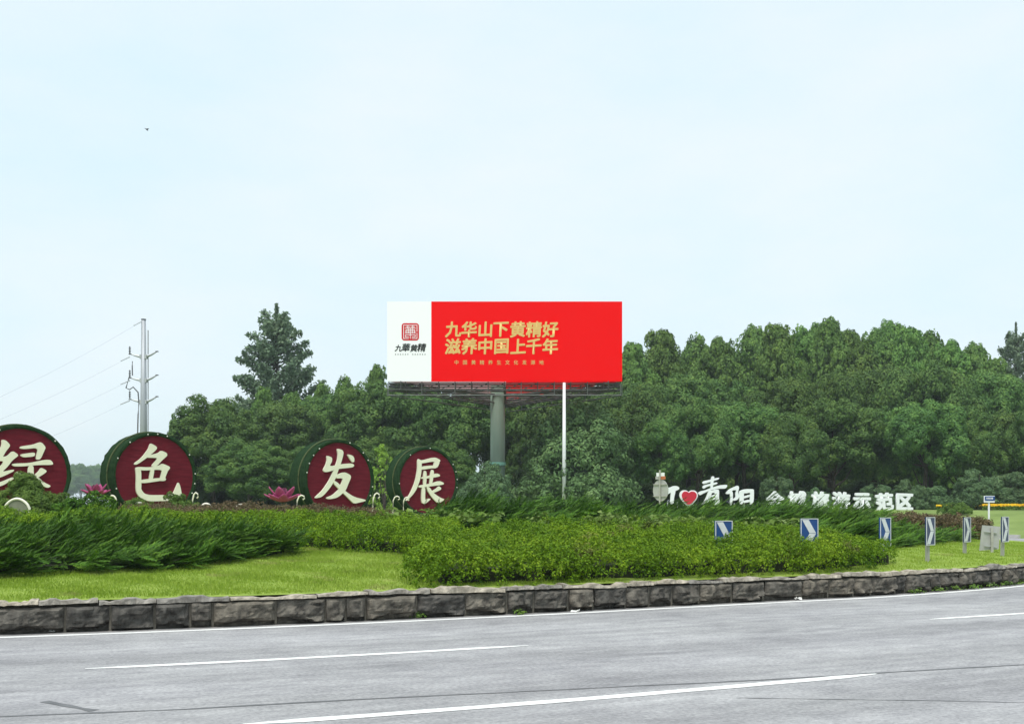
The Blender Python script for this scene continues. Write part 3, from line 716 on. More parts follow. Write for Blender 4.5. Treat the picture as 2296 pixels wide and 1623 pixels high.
def hedge_surface(poly, H, ntop, nside, lump=.10, round_=.22, seed=0, foot=.2, flat=None):
    """points and normals on the top and the sides of a clipped hedge following the ground"""
    P = sample_in(poly, ntop); d = edge_dist(poly, P)
    f = np.clip(d / round_, 0, 1); HT = H if flat is None else flat - gh(P[:, 0], P[:, 1]); hz = HT * (1 - .35 * (1 - f) ** 2)
    lum = lump * vnoise(np.c_[P * 1.7, np.full(len(P), seed + .5)], seed) + lump * .6 * vnoise(np.c_[P * 4.3, np.full(len(P), seed + .5)], seed + 4)
    T = np.c_[P, gh(P[:, 0], P[:, 1]) + hz + lum]; NT = np.c_[np.zeros((len(P), 2)), np.ones(len(P))]
    n = len(poly); el = np.array([np.hypot(poly[(i + 1) % n][0] - poly[i][0], poly[(i + 1) % n][1] - poly[i][1]) for i in range(n)])
    idx = rng.choice(n, nside, p=el / el.sum()); t = rng.uniform(0, 1, nside)
    A = np.array(poly); B_ = np.roll(A, -1, 0); q = A[idx] + (B_[idx] - A[idx]) * t[:, None]
    cen = A.mean(0); e = B_[idx] - A[idx]; nr_ = norm(np.stack([e[:, 1], -e[:, 0]], -1))
    sgn = sum(A[i][0] * B_[i][1] - B_[i][0] * A[i][1] for i in range(n)); nr_ = nr_ if sgn > 0 else -nr_
    v = rng.uniform(foot, .9, nside) ** .85
    bul = .10 * np.sin(np.clip(v, 0, 1) * 3.0) + lump * 1.0 * vnoise(np.c_[q * 2.2, v * H * 2.2 + 31], seed + 2) + lump * 1.1 * vnoise(np.c_[q * 1.5, np.full(nside, 7.3)], seed + 6) - .12 * (1 - v) ** 2
    q = q + nr_ * bul[:, None]
    S = np.c_[q, gh(q[:, 0], q[:, 1]) + v * (H if flat is None else flat - gh(q[:, 0], q[:, 1]))]; NS = np.c_[nr_, np.full(nside, .35)]
    return T, NT, S, NS
def core_prism(name, poly, H, parent, inset=.16, m=None, flat=None):
    A = np.array(poly); n = len(A); out_ = []
    sgn = sum(A[i][0] * A[(i + 1) % n][1] - A[(i + 1) % n][0] * A[i][1] for i in range(n))
    for i in range(n):
        e1 = norm((A[i] - A[i - 1])[None])[0]; e2 = norm((A[(i + 1) % n] - A[i])[None])[0]
        nn = np.array([-e1[1] - e2[1], e1[0] + e2[0]]); nn = nn / max(np.linalg.norm(nn), 1e-6) * (1 if sgn > 0 else -1)
        out_.append(A[i] + nn * inset)
    pl = [Vector((p[0], p[1], 0)) for p in out_]; tr = tessellate_polygon([pl])
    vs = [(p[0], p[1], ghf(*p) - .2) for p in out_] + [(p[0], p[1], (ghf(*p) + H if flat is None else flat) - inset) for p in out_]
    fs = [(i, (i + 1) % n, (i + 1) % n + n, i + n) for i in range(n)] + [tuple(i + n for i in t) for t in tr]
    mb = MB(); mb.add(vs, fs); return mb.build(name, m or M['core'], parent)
def tufts(P, N, per, rad, L, W, up=.25):
    """little domes of leaves at surface points"""
    n = len(P); idx = np.repeat(np.arange(n), per); u = rand_dirs(len(idx)); Nn = norm(N)[idx]
    du = (u * Nn).sum(1); u = np.where((du < -.2)[:, None], -u, u)
    rr = (rad * rng.uniform(.6, 1.3, n))[idx]
    Q = P[idx] + u * (rr * rng.uniform(.55, 1.05, len(idx)))[:, None]
    return leaves(Q, u + .4 * rand_dirs(len(idx)) + np.array([0, 0, up]), L * rng.uniform(.7, 1.3, len(idx)), W * rng.uniform(.7, 1.3, len(idx)))
def clipped_hedge(name, label, poly, H, m, blob=.28, nsub=32, per=13, rad_t=.085, L=.045, W=.028, lump=.15, seed=0, group=None, flat=None):
    t = empty(name, (float(np.mean([p[0] for p in poly])), float(np.mean([p[1] for p in poly])), 0))
    ar = poly_area(poly); pr = sum(math.dist(poly[i], poly[(i + 1) % len(poly)]) for i in range(len(poly)))
    r = np.random.default_rng(seed + 100); sp = blob * 1.38; A = np.array(poly); lo, hi = A.min(0), A.max(0)
    gx, gy = np.meshgrid(np.arange(lo[0], hi[0], sp), np.arange(lo[1], hi[1], sp), indexing='ij')
    C = np.stack([gx.ravel(), gy.ravel()], -1) + r.uniform(-.45, .45, (gx.size, 2)) * sp; C = C[inside(poly, C)]
    g0 = gh(C[:, 0], C[:, 1]); topz = (g0 + H) if flat is None else np.full(len(C), flat)
    topz = topz + lump * .9 * vnoise(np.c_[C * .9, np.full(len(C), seed + .5)], seed)
    rad = blob * r.uniform(.72, 1.18, len(C)); ed = edge_dist(poly, C)
    zz = topz - rad * r.uniform(.6, 1.35, len(C)) - .18 * H * np.clip(1 - ed / (blob * 1.3), 0, 1)
    blobs = [((C[i, 0], C[i, 1], zz[i]), rad[i]) for i in range(len(C))]
    for i in np.nonzero(ed < blob * 1.4)[0]:                     # lower tiers along the faces
        z_ = zz[i] - rad[i] * 1.1
        while z_ > g0[i] + rad[i] * .55:
            blobs.append(((C[i, 0] + r.normal(0, .05), C[i, 1] + r.normal(0, .05), z_), rad[i] * r.uniform(.75, 1.05))); z_ -= rad[i] * r.uniform(.9, 1.3)
    for i in range(len(poly)):                                   # a dense skirt along the edges
        p0, p1 = np.array(poly[i]), np.array(poly[(i + 1) % len(poly)]); nn_ = max(1, int(np.linalg.norm(p1 - p0) / (blob * .95)))
        for k in range(nn_):
            q_ = p0 + (p1 - p0) * ((k + r.uniform(.1, .9)) / nn_) + r.normal(0, .05, 2); g_ = ghf(*q_); hh = (H if flat is None else flat - g_) * r.uniform(.82, 1.0); rr_ = blob * r.uniform(.7, 1.05); z_ = g_ + hh - rr_
            while z_ > g_ + .05: blobs.append(((q_[0] + r.normal(0, .03), q_[1] + r.normal(0, .03), z_), rr_ * r.uniform(.8, 1.05))); z_ -= rr_ * r.uniform(.8, 1.1)
    PP, NN = [], []
    for c_, rd in blobs:
        q = max(8, int(nsub * (rd / blob) ** 2)); d = rand_dirs(q, r); d[:, 2] = np.where(d[:, 2] < -.45, -d[:, 2], d[:, 2])
        PP.append(np.array(c_) + d * rd * r.uniform(.8, 1.08, (q, 1))); NN.append(d)
    v_, f_ = tufts(np.concatenate(PP), np.concatenate(NN), per, rad_t, L, W, up=.3)
    loc = np.array(t.location)
    f = obj('foliage', np_mesh('foliage', v_ - loc, f_, m), t)
    c = core_prism('twig_shade_core', poly, H, t, flat=flat, inset=.34); c.data.transform(Matrix.Translation(-t.location))  # solid dark filler, its colour stands for shade inside the hedge
    tag(t, label, 'hedge', group); return t
def frond_unit():
    """one feathery juniper spray along +X, 1 unit long"""
    V, F = [], []
    r = np.random.default_rng(3)
    for k in range(19):
        x = .05 + .90 * k / 18; sgn = 1 if k % 2 else -1; ln = .25 * (1.08 - .8 * abs(k / 18 - .25)); wd = .026
        a = r.uniform(.5, .95) if k < 18 else 0
        d = np.array([math.cos(a), sgn * math.sin(a), .16 + r.uniform(-.12, .2)]); d /= np.linalg.norm(d); s = np.array([-d[1], d[0], .4]); s /= np.linalg.norm(s)
        o = np.array([x, 0, .10 * x * x]); V += [o - d * .04, o + d * ln * .45 + s * wd, o + d * ln, o + d * ln * .45 - s * wd]; F.append([4 * k + i for i in range(4)])
    V += [np.array([0, -.02, 0]), np.array([.5, .03, .02]), np.array([1.12, 0, .13]), np.array([.5, -.03, .02])]; F.append([76, 77, 78, 79])
    return np.array(V), np.array(F)
FR_V, FR_F = frond_unit()
def fronds(P, D, U, ln):
    D = norm(D); Y = norm(np.cross(U, D)); Zz = np.cross(D, Y); n = len(P); ln = np.asarray(ln) * np.ones(n)
    V = P[:, None] + ln[:, None, None] * (FR_V[None, :, 0:1] * D[:, None] + FR_V[None, :, 1:2] * Y[:, None] + FR_V[None, :, 2:3] * Zz[:, None])
    F = (FR_F[None] + np.arange(n)[:, None, None] * len(FR_V)).reshape(-1, 4)
    return V.reshape(-1, 3), F
def juniper(name, label, poly, H, flow, dens=220, side=320, ln=.34, lump=.12, seed=0):
    t = empty(name, (float(np.mean([p[0] for p in poly])), float(np.mean([p[1] for p in poly])), 0))
    ar = poly_area(poly); pr = sum(math.dist(poly[i], poly[(i + 1) % len(poly)]) for i in range(len(poly)))
    T, NT, S, NS = hedge_surface(poly, H, int(dens * ar), int(side * pr * H), lump=lump, round_=.5, seed=seed, foot=.18)
    fl = np.array([*flow, .0]); out_ = []
    for Q, N in ((T, NT), (S, NS)):
        m_c = max(1, len(Q) // 7); ci = rng.integers(0, m_c, len(Q)); Q = Q[:m_c][ci] + rng.normal(0, .075, (len(Q), 3)) * np.array([1.3, 1, .6]); N = N[:m_c][ci]; cdir = rand_dirs(m_c)[ci]
        n = len(Q); layer = rng.uniform(0, 1, n)
        Q = Q + norm(N) * (-(layer ** 2) * .2 + .30 * vnoise(Q * np.array([1.3, 2.6, 4.0]), seed + 20) + .08 * vnoise(Q * 5.0, seed + 21) - .04)[:, None]
        bun = np.c_[vnoise(np.c_[Q[:, :2] * 1.5, Q[:, 2] * 1.5], seed + 11), vnoise(np.c_[Q[:, :2] * 1.5 + 9, Q[:, 2]], seed + 12), np.zeros(n)]
        D = fl * 1.15 + N * .12 + bun * .45 + cdir * .42 + rand_dirs(n) * .25 + np.array([0, 0, .14])
        out_.append(fronds(Q, D, np.array([0, 0, 1.0]) + .5 * N + .35 * rand_dirs(n), ln * rng.uniform(.6, 1.35, n)))
    loc = np.array(t.location)
    obj('foliage', cat_mesh('foliage', [(v - loc, f) for v, f in out_], M['juniper']), t)
    c = core_prism('branches', poly, H, t, inset=.26); c.data.transform(Matrix.Translation(-t.location))  # solid dark filler, shade between the sprays put into its colour
    tag(t, label, 'shrub'); return t
def fr(px, d):
    p = off(np.array([s_at_px(px, -d)]), np.array([-d]))[0]; return (float(p[0]), float(p[1]))
def pz(px, z): return ((px - HX) / FPX * z, z)

# big juniper bed on the left
juniper('juniper_bed', 'wide feathery dark green juniper bed behind the left lawn',
        [hit(-160, 1300), hit(0, 1292), hit(150, 1285), hit(385, 1277), hit(540, 1258), hit(615, 1247), hit(648, 1237), pz(600, 21.4), pz(520, 23.2), pz(400, 24.2), pz(0, 24), pz(-200, 22)], .36, (.85, -.25), seed=3)
# junipers behind the clipped hedge, centre to right
juniper('juniper_bank', 'feathery juniper bank below the white pole, right of the fourth drum',
        [pz(975, 28.6), pz(1150, 28.8), pz(1340, 28.8), pz(1350, 33.5), pz(1200, 33.5), pz(1000, 32)], .66, (.75, -.35), seed=5, ln=.38, dens=170, side=200)
juniper('juniper_bank', 'long low juniper bank below the white letters, running down to the right lawn',
        [pz(1352, 28.8), pz(1500, 29.0), pz(1720, 28.6), pz(1860, 28.2), pz(1940, 28.4), pz(1940, 34), pz(1800, 35), pz(1500, 34), pz(1362, 33.6)], .56, (.75, -.35), seed=6, ln=.38, dens=170, side=200)
juniper('juniper_hump', 'rounded juniper hump hiding the feet of the small white characters',
        [pz(1680, 29.2), pz(1800, 28.8), pz(1930, 29.2), pz(1975, 30.6), pz(1900, 33), pz(1760, 33.2), pz(1670, 31.5)], .78, (.75, -.35), seed=8, ln=.36, dens=170, side=200)
juniper('juniper_bank', 'low juniper slope running down to the right lawn behind the third and fourth chevron signs',
        [pz(1940, 28.0), pz(1990, 28.0), hit(2085, 1216), hit(2150, 1211), pz(2105, 33.0), pz(2020, 34), pz(1942, 34)], .30, (.75, -.35), seed=9, ln=.34, dens=170, side=240)
# clipped hedges
clipped_hedge('clipped_hedge', 'yellow-green clipped hedge along the back of the left lawn',
              [pz(560, 23.2), hit(690, 1229), hit(830, 1240), hit(950, 1247), pz(1000, 21.8), pz(1010, 25), pz(1010, 27.5), pz(560, 28), pz(300, 28.2), pz(-60, 27.6), pz(-60, 25), pz(300, 25.4)], .52, M['hedge'], seed=21)
clipped_hedge('clipped_hedge', 'large yellow-green clipped hedge right above the stone wall, chevron signs in it',
              [fr(934, 1.0), fr(972, .42), fr(1100, .40), fr(1350, .40), fr(1600, .40), fr(1850, .46), fr(1950, .85), fr(1984, 1.5), pz(1966, 23.2), pz(1800, 22.0), pz(1600, 21.5), pz(1350, 21.6), pz(1000, 21.5), pz(950, 20.0)], .56, M['hedge'], seed=23, flat=1.0)
clipped_hedge('clipped_hedge', 'low yellow-green hedge strip between the chevron signs and the juniper bank',
              [pz(1010, 21.9), pz(1350, 22.1), pz(1590, 22.6), pz(1800, 23.2), pz(1930, 24.6), pz(1850, 27.2), pz(1500, 27.4), pz(1120, 27.0)], .47, M['hedge'], seed=25)
# reddish hedges
clipped_hedge('reddish_hedge', 'reddish brown low hedge strip in front of the drums',
              [pz(255, 29.4), pz(480, 30.0), pz(760, 30.4), pz(890, 31.2), pz(760, 33.6), pz(480, 33.4), pz(255, 32.6)], .55, M['redhedge'], blob=.26, nsub=18, per=9, rad_t=.10, seed=27, L=.06, W=.035)
rh = clipped_hedge('reddish_hedge', 'reddish topped clipped hedge behind the right lawn, left of the grey board',
              [pz(2020, 38.2), pz(2120, 37.8), pz(2196, 37.2), pz(2204, 39.8), pz(2120, 42.6), pz(2000, 43)], .74, M['redhedge'], blob=.3, nsub=16, per=9, rad_t=.12, seed=29, L=.08, W=.05)

# broad-leaved plants standing above the clipped hedge
def broad_plant(px, z, label):
    x, y = pz(px, z); t = empty('broad_leaved_plant', (x, y, ghf(x, y))); r = np.random.default_rng(int(px))
    n = 34; d = rand_dirs(n, r); d[:, 2] = np.abs(d[:, 2]); Pp = d * np.array([.32, .32, .26]) * r.uniform(.5, 1.1, (n, 1)) + np.array([0, 0, .42])
    V, F = leaves(Pp, d * .5 + rand_dirs(n, r) * .5 + np.array([0, 0, .6]), .19 * r.uniform(.6, 1.3, n), .12 * r.uniform(.7, 1.2, n), r, bend=.2)
    obj('foliage', np_mesh('foliage', V, F, M['broad']), t)
    mb = MB()
    for k in range(7): mb.tube([(0, 0, -.05), tuple(Pp[k] * .6), tuple(Pp[k])], [.008, .006, .003], 4, cap=False)
    mb.build('stem', M['darkhedge_shade'], t); tag(t, label, 'plant', 'broad-leaved plants above the hedge')
bp = [890, 930, 975, 1020, 1060, 1105, 1210, 1330, 1352, 1378, 1402, 1430, 1462, 1490, 1520, 1545, 1572, 1640, 1672, 1700, 1735, 1770]
for i, px in enumerate(bp):
    broad_plant(px, random.uniform(26.2, 28.0) if px > 1020 else random.uniform(27.6, 29.0), 'pale broad-leaved plant growing above the clipped hedge, %s from the left' % (ORD[i] if i < 19 else ('twentieth', 'twenty-first', 'twenty-second')[i - 19]))

# rounded bushes in front of the drums
def mound_bush(name, label, px, top, z, hw, m, seed, group=None):
    p = P3(px, top, z); g = ghf(p.x, p.y); t = empty(name, (p.x, p.y, g)); r = np.random.default_rng(seed); H = p.z - g; Wd = 2 * hw / FPX * z; bl = []
    for k in range(26):
        d = rand_dirs(1, r)[0]; d[2] = abs(d[2]); f = r.uniform(.6, .95)
        bl.append(((d[0] * Wd / 2 * f, d[1] * Wd / 2 * f, max(.1, d[2] * H * f * .95)), r.uniform(.22, .34) * min(Wd / 2, H * 1.1)))
    obj('foliage', cat_mesh('foliage', [blob_leaves(bl, r, 3800, 210, .065, .036, zmin=-.4)], m), t)
    mb = MB(); mb.tube([(0, 0, -.1), (0, 0, H * .5)], [.05, .02], 6); mb.build('stem', M['bark'], t)
    tag(t, label, 'bush', group)
mound_bush('rounded_bush', 'big yellow-green rounded bush in front of the first drum', 62, 1078, 30, 88, M['mound'], 1)
mound_bush('rounded_bush', 'low green rounded bush at the left edge below the first drum', -20, 1100, 29.5, 60, M['mound'], 5)
mound_bush('rounded_bush', 'small dark green rounded bush between the first and second drums', 196, 1106, 29.5, 72, M['juniper'], 2)
mound_bush('rounded_bush', 'low green bush in front of the lower left of the second drum', 325, 1103, 34, 50, M['mound'], 3)
mound_bush('rounded_bush', 'low green bush in front of the lower right of the second drum', 405, 1106, 34, 52, M['mound'], 4)
mound_bush('rounded_bush', 'low olive bush right of the last small white character', 2138, 1128, 70, 36, M['mound'], 6)

# lawn grass: uncountable blades on both lawns
def grass_patch(n, xr, dr):
    x = rng.uniform(*xr, n * 3); s_ = np.linspace(s_near(xr[0] - 3), s_near(min(xr[1] + 3, 18)), 3000)
    s = rng.uniform(s_near(xr[0]), s_near(xr[1]), n); d = -rng.uniform(dr[0] ** 1, dr[1], n)
    p = off(s, d); z = gh(p[:, 0], p[:, 1]); hgt = rng.uniform(.02, .05, n) * (1 + .8 * (rng.uniform(0, 1, n) > .985)); a = rng.uniform(0, 6.28, n); wv = .009
    t = np.stack([np.cos(a), np.sin(a)], -1) * wv; ln = rng.normal(0, .02, (n, 2))
    V = np.stack([np.c_[p - t, z - .01], np.c_[p + t, z - .01], np.c_[p + ln, z + hgt]], 1).reshape(-1, 3)
    return V
GV = np.concatenate([grass_patch(130000, (-9.5, 2.0), (.28, 7.5)), grass_patch(90000, (3.5, 17.9), (.28, 9.0))])
go = obj('grass', np_mesh('grass', GV, np.arange(len(GV)).reshape(-1, 3), M['grassblade']))
tag(go, 'short mown grass on the lawns above the stone wall', 'grass', kind='stuff')
for i, (px, py, hh) in enumerate([(385, 1276, .42), (147, 1286, .30), (825, 1240, .35), (2110, 1222, .45)]):
    x, y = hit(px, py); t = empty('tall_weed', (x, y - .1, ghf(x, y))); mb = MB(); mb.tube([(0, 0, -.03), (.01, 0, hh * .6), (.03, 0, hh)], [.008, .006, .003], 5); mb.build('stem', M['mound'], t)
    r = np.random.default_rng(i + 90); q = 14; zz = r.uniform(.15, 1, q) * hh; V, F = leaves(np.c_[r.normal(0, .03, (q, 2)), zz], rand_dirs(q, r) + np.array([0, -.6, .5]), .08, .04, r)
    obj('foliage', np_mesh('foliage', V, F, M['mound']), t)
    tag(t, ('tall thin weed in front of the middle of the juniper bed', 'short weed in front of the left part of the juniper bed', 'pale weed at the foot of the hedge behind the left lawn', 'tall weed beside the fully visible chevron sign')[i], 'weed')

# ------------------------------------------------------------------ drums with calligraphy
GLYPH = {   # strokes traced in (x, y) of the enlarged photograph
 'lv': [[(155,322),(170,312),(260,295),(310,272),(330,280),(357,315),(345,345),(315,420),(275,420),(300,320),(200,335),(160,332)],
        [(160,380),(250,362),(275,365),(270,395),(190,405),(165,395)],
        [(95,470),(105,458),(230,450),(300,432),(350,420),(395,420),(415,448),(410,462),(300,465),(180,480),(115,482)],
        [(220,475),(262,470),(262,540),(275,580),(272,640),(240,680),(205,690),(225,640),(215,560)],
        [(120,530),(150,525),(185,560),(185,580),(160,585),(135,555)], [(120,620),(205,575),(218,582),(190,610),(130,640)],
        [(318,485),(362,510),(360,525),(320,555),(275,585),(262,555),(300,520)], [(275,575),(300,570),(340,610),(400,640),(370,660),(310,625)],
        [(18,262),(50,268),(80,300),(80,318),(50,360),(20,420),(-30,470),(-75,490),(-85,478),(-30,410),(0,350),(20,310)],
        [(-70,425),(20,405),(60,398),(100,352),(140,380),(143,395),(100,430),(60,490),(20,530),(110,505),(112,520),(60,550),(0,580),(-70,575),(-20,520),(40,440),(-10,440),(-65,452)],
        [(-70,640),(20,610),(100,570),(122,575),(80,605),(30,640),(-60,670)]],
 'se': [[(1257,294),(1304,320),(1304,342),(1230,410),(1150,470),(1128,472),(1130,458),(1180,420),(1235,345),(1248,305)],
        [(1240,392),(1315,372),(1338,350),(1382,368),(1388,390),(1350,425),(1300,482),(1255,482),(1315,412),(1265,412),(1228,412)],
        [(1135,490),(1180,495),(1182,640),(1180,670),(1205,705),(1250,715),(1235,735),(1190,745),(1165,730),(1140,690),(1143,560)],
        [(1140,488),(1250,490),(1330,470),(1345,455),(1405,480),(1408,495),(1380,530),(1345,530),(1340,505),(1180,520)],
        [(1400,490),(1385,530),(1368,575),(1378,585),(1365,600),(1325,600),(1335,560),(1345,510)],
        [(1255,500),(1285,497),(1270,595),(1240,595)], [(1170,592),(1370,570),(1372,592),(1175,625)],
        [(1475,605),(1490,640),(1503,710),(1500,735),(1440,760),(1240,768),(1190,748),(1205,705),(1250,716),(1430,712),(1460,640)]],
 'fa': [[(855,335),(900,345),(912,370),(890,450),(870,500),(845,580),(800,655),(735,730),(680,742),(676,733),(735,680),(790,600),(835,500),(860,430),(865,380)],
        [(770,395),(815,410),(815,440),(790,485),(900,460),(985,452),(1002,470),(985,487),(870,500),(775,530),(748,528),(742,510),(765,470),(775,430)],
        [(940,378),(985,388),(1000,410),(1000,440),(985,445),(960,415)],
        [(845,552),(900,530),(925,528),(968,550),(972,570),(950,620),(925,680),(860,735),(800,748),(770,745),(768,735),(820,715),(870,670),(900,600),(905,575),(850,580)],
        [(830,595),(870,620),(920,680),(1000,730),(1095,750),(1097,762),(1010,782),(990,780),(930,720),(870,665),(825,620)]],
 'zhan': [[(1530,418),(1560,435),(1672,402),(1720,425),(1718,440),(1690,446),(1655,440),(1565,458),(1540,455)],
        [(1690,425),(1718,440),(1695,492),(1660,492),(1665,450)], [(1560,482),(1665,470),(1690,495),(1640,497),(1560,512)],
        [(1527,418),(1562,440),(1562,510),(1550,590),(1520,670),(1490,715),(1440,765),(1428,765),(1470,700),(1508,610),(1528,510)],
        [(1555,572),(1620,560),(1690,535),(1718,550),(1715,563),(1620,580),(1560,585)],
        [(1578,515),(1605,522),(1600,640),(1575,640)], [(1640,505),(1668,515),(1650,630),(1625,630)],
        [(1535,640),(1640,622),(1710,598),(1750,615),(1748,630),(1640,645),(1540,660)],
        [(1562,650),(1592,655),(1590,720),(1592,775),(1560,790)], [(1705,640),(1728,660),(1720,675),(1660,700),(1640,690),(1690,660)],
        [(1600,650),(1625,650),(1660,700),(1720,740),(1760,752),(1700,790),(1650,740),(1615,690)], [(1560,775),(1620,745),(1640,750),(1585,795)]],
}
def smooth_poly(p, k=1):
    """round the corners of a traced stroke a little"""
    for _ in range(k):
        q = []
        for i in range(len(p)):
            a, b = p[i], p[(i + 1) % len(p)]
            q += [(a[0] * .8 + b[0] * .2, a[1] * .8 + b[1] * .2), (a[0] * .2 + b[0] * .8, a[1] * .2 + b[1] * .8)]
        p = q
    return p
DRUM_R, DRUM_D = 1.5, 1.2
def disc_ring(mb, r0, r1, y, n=64): pass
bulb_me = None
def drum(label, glyph, gcx, gcy, grx, gry, px, py, z, face):
    global bulb_me
    c = P3(px, py, z); a = R(face)            # face = angle of the face normal to the right of straight-at-the-viewer
    n = Vector((math.sin(a), -math.cos(a), 0))
    g = ghf(c.x, c.y)
    t = empty('drum_ornament', (c.x, c.y, g), a)       # local -Y is the face
    hz = c.z - g
    N = 64
    prof = [(.02, 1.0 * DRUM_R), (-.05, 1.02 * DRUM_R), (-.05, 1.095 * DRUM_R), (.06, 1.10 * DRUM_R), (.12, 1.07 * DRUM_R), (.45, 1.105 * DRUM_R), (.62, 1.11 * DRUM_R), (.82, 1.105 * DRUM_R), (1.12, 1.07 * DRUM_R), (1.2, 1.09 * DRUM_R), (1.28, 1.05 * DRUM_R), (1.28, .2)]
    r2 = np.random.default_rng(int(px) + 5)
    vs, fs = [], []
    for q, (yy, rr) in enumerate(prof):
        for k in range(N):
            an = 2 * math.pi * k / N; jj = 1 + (.006 * r2.normal() if 1 <= q <= 9 else 0)
            vs.append((math.cos(an) * rr * jj, yy, math.sin(an) * rr * jj + hz))
    for q in range(len(prof) - 1):
        for k in range(N): fs.append((q * N + k, (q + 1) * N + k, (q + 1) * N + (k + 1) % N, q * N + (k + 1) % N))
    MB().add(vs, fs).build('drum_shell', M['drumside'], t, smooth=True)
    vs = [(0, .0, hz)] + [(math.cos(2 * math.pi * k / N) * DRUM_R * 1.01, 0, math.sin(2 * math.pi * k / N) * DRUM_R * 1.01 + hz) for k in range(N)]
    MB().add(vs, [(0, 1 + (k + 1) % N, 1 + k) for k in range(N)]).build('drum_face', M['drumface'], t)
    mb = MB()
    for k in range(N):
        pass
    rp = [(math.cos(2 * math.pi * k / N) * DRUM_R * 1.115, .42, math.sin(2 * math.pi * k / N) * DRUM_R * 1.115 + hz) for k in range(N + 1)]
    mb.tube(rp, .03, 5, cap=False); mb.build('band', M['rope'], t)
    if glyph:
        mb = MB()
        for i, st in enumerate(GLYPH[glyph]):
            poly = [((x - gcx) / grx * DRUM_R, -(y - gcy) / gry * DRUM_R + hz) for x, y in smooth_poly(st, 2)]
            mb.prism(poly, -.075 - i * .0025, -.004 + i * .0001)
        mb.build('character', M['cream'], t)
    if bulb_me is None:
        bm = bmesh.new(); bmesh.ops.create_icosphere(bm, subdivisions=1, radius=.03); bulb_me = bpy.data.meshes.new('bulb'); bm.to_mesh(bulb_me); bm.free(); bulb_me.materials.append(M['bulb'])
    for k in range(26):
        if random.random() < .4: continue
        an = 2 * math.pi * (k + .3) / 26
        if math.sin(an) < -.5: continue
        obj('bulb', bulb_me, t, loc=(math.cos(an) * DRUM_R * 1.055, -.075, math.sin(an) * DRUM_R * 1.055 + hz))
    # feet that carry the drum
    for s_ in (-1, 1): MB().box((s_ * .75, .6, (hz - DRUM_R * .86) / 2 - .1), (.35, .9, max(.2, hz - DRUM_R * .86 + .2))).build('foot', M['drumside'], t)
    tag(t, label, 'ornament', 'drum ornaments with white characters'); return t
d1 = drum('biggest dark red drum ornament with character 绿, cut by the left edge', 'lv', 165, 540, 360, 372, 45.7, 1061.5, 37.5, 38)
d2 = drum('dark red drum ornament with character 色 below the grey power pole', 'se', 1295, 560, 303, 325, 347.6, 1067, 42.1, 41)
d3 = drum('dark red drum ornament with character 发 beside the pink lotus', 'fa', 884, 590, 262, 300, 761.3, 1075.5, 45.5, 41)
d4 = drum('smallest dark red drum ornament with character 展, right of the others', 'zhan', 1622, 606, 232, 261, 959.7, 1079.3, 53, 34)

# pink lotus ornaments
def lotus(label, px, py, z, size, rz=0):
    p = P3(px, py, z); g = ghf(p.x, p.y); t = empty('lotus_ornament', (p.x, p.y, g), rz); h0 = max(0.05, p.z - g)
    MB().tube([(0, 0, -.05), (0, 0, h0)], [.06, .05], 7).build('stem', M['drumside'], t)
    def petal(a, el, ln, wd, m, k):
        vs, fs = [], []; nu, nv = 7, 5
        for i in range(nu):
            u = i / (nu - 1); wv = wd * math.sin(min(1, .12 + .9 * u) * math.pi) ** .8 * (1.0 if u < .98 else .1); e = el + .30 * u
            for j in range(nv):
                v = (j / (nv - 1) - .5) * 2
                x, y = u * ln * math.cos(e) - 0, v * wv; zz = u * ln * math.sin(e) + .35 * wv * v * v
                vs.append((math.cos(a) * x - math.sin(a) * y, math.sin(a) * x + math.cos(a) * y, h0 + zz))
        for i in range(nu - 1):
            for j in range(nv - 1): fs.append((i * nv + j, (i + 1) * nv + j, (i + 1) * nv + j + 1, i * nv + j + 1))
        o = MB().add(vs, fs).build('petal', m, t, smooth=True); sm = o.modifiers.new('thickness', 'SOLIDIFY'); sm.thickness = .03
    for k in range(7): petal(2 * math.pi * k / 7 + .2, .10, size, size * .22, M['pink'], k)
    for k in range(5): petal(2 * math.pi * k / 5 + .55, .55, size * 1.0, size * .25, M['pink'], k)
    for k in range(4): petal(2 * math.pi * k / 4 + .3, 1.1, size * .7, size * .24, M['pinkin'], k)
    tag(t, label, 'ornament', 'pink lotus ornaments')
lotus('big pink lotus flower ornament left of the third drum', 634, 1124, 43.5, .78, .3)
lotus('small pink lotus flower ornament left of the second drum', 214, 1110, 40, .55, .9)

# cloud scroll ornaments: white-edged curls beside the drums
def scroll(label, px, py, z, w_px, h_px, fill=True, hook=False):
    p = P3(px, py, z); g = ghf(p.x, p.y); W_, H_ = w_px / FPX * z, h_px / FPX * z; hb = p.z - g
    t = empty('cloud_scroll', (p.x, p.y, g))
    if hook:
        pts = [(-W_ * .1, 0, -.05), (-W_ * .15, 0, hb * .5), (-W_ * .1, 0, hb), (W_ * .15, 0, hb + H_ * .75), (W_ * .5, 0, hb + H_), (W_ * .85, 0, hb + H_ * .8), (W_ * .95, 0, hb + H_ * .4), (W_ * .7, 0, hb + H_ * .2)]
    else:
        pts = [(-W_ / 2 + W_ * k / 12, 0, hb + H_ * math.sin(math.pi * k / 12) ** .7) for k in range(13)]
        pts = [(-W_ / 2, 0, -.05)] + pts + [(W_ / 2, 0, -.05)]
    MB().tube(pts, .028 if hook else .035, 7).build('edge_tube', M['cream'], t, smooth=True)
    if fill and not hook:
        mb = MB(); mb.prism([(q[0] * .97, q[2]) for q in pts], .0, .10); mb.build('panel', M['scroll'], t)
    tag(t, label, 'ornament', 'white-edged scroll ornaments')
scroll('grey rounded scroll ornament with white edge at the left edge', 38, 1139, 28.6, 56, 21)
scroll('white curled scroll tip below the left of the second drum', 312, 1136, 33.6, 26, 9)
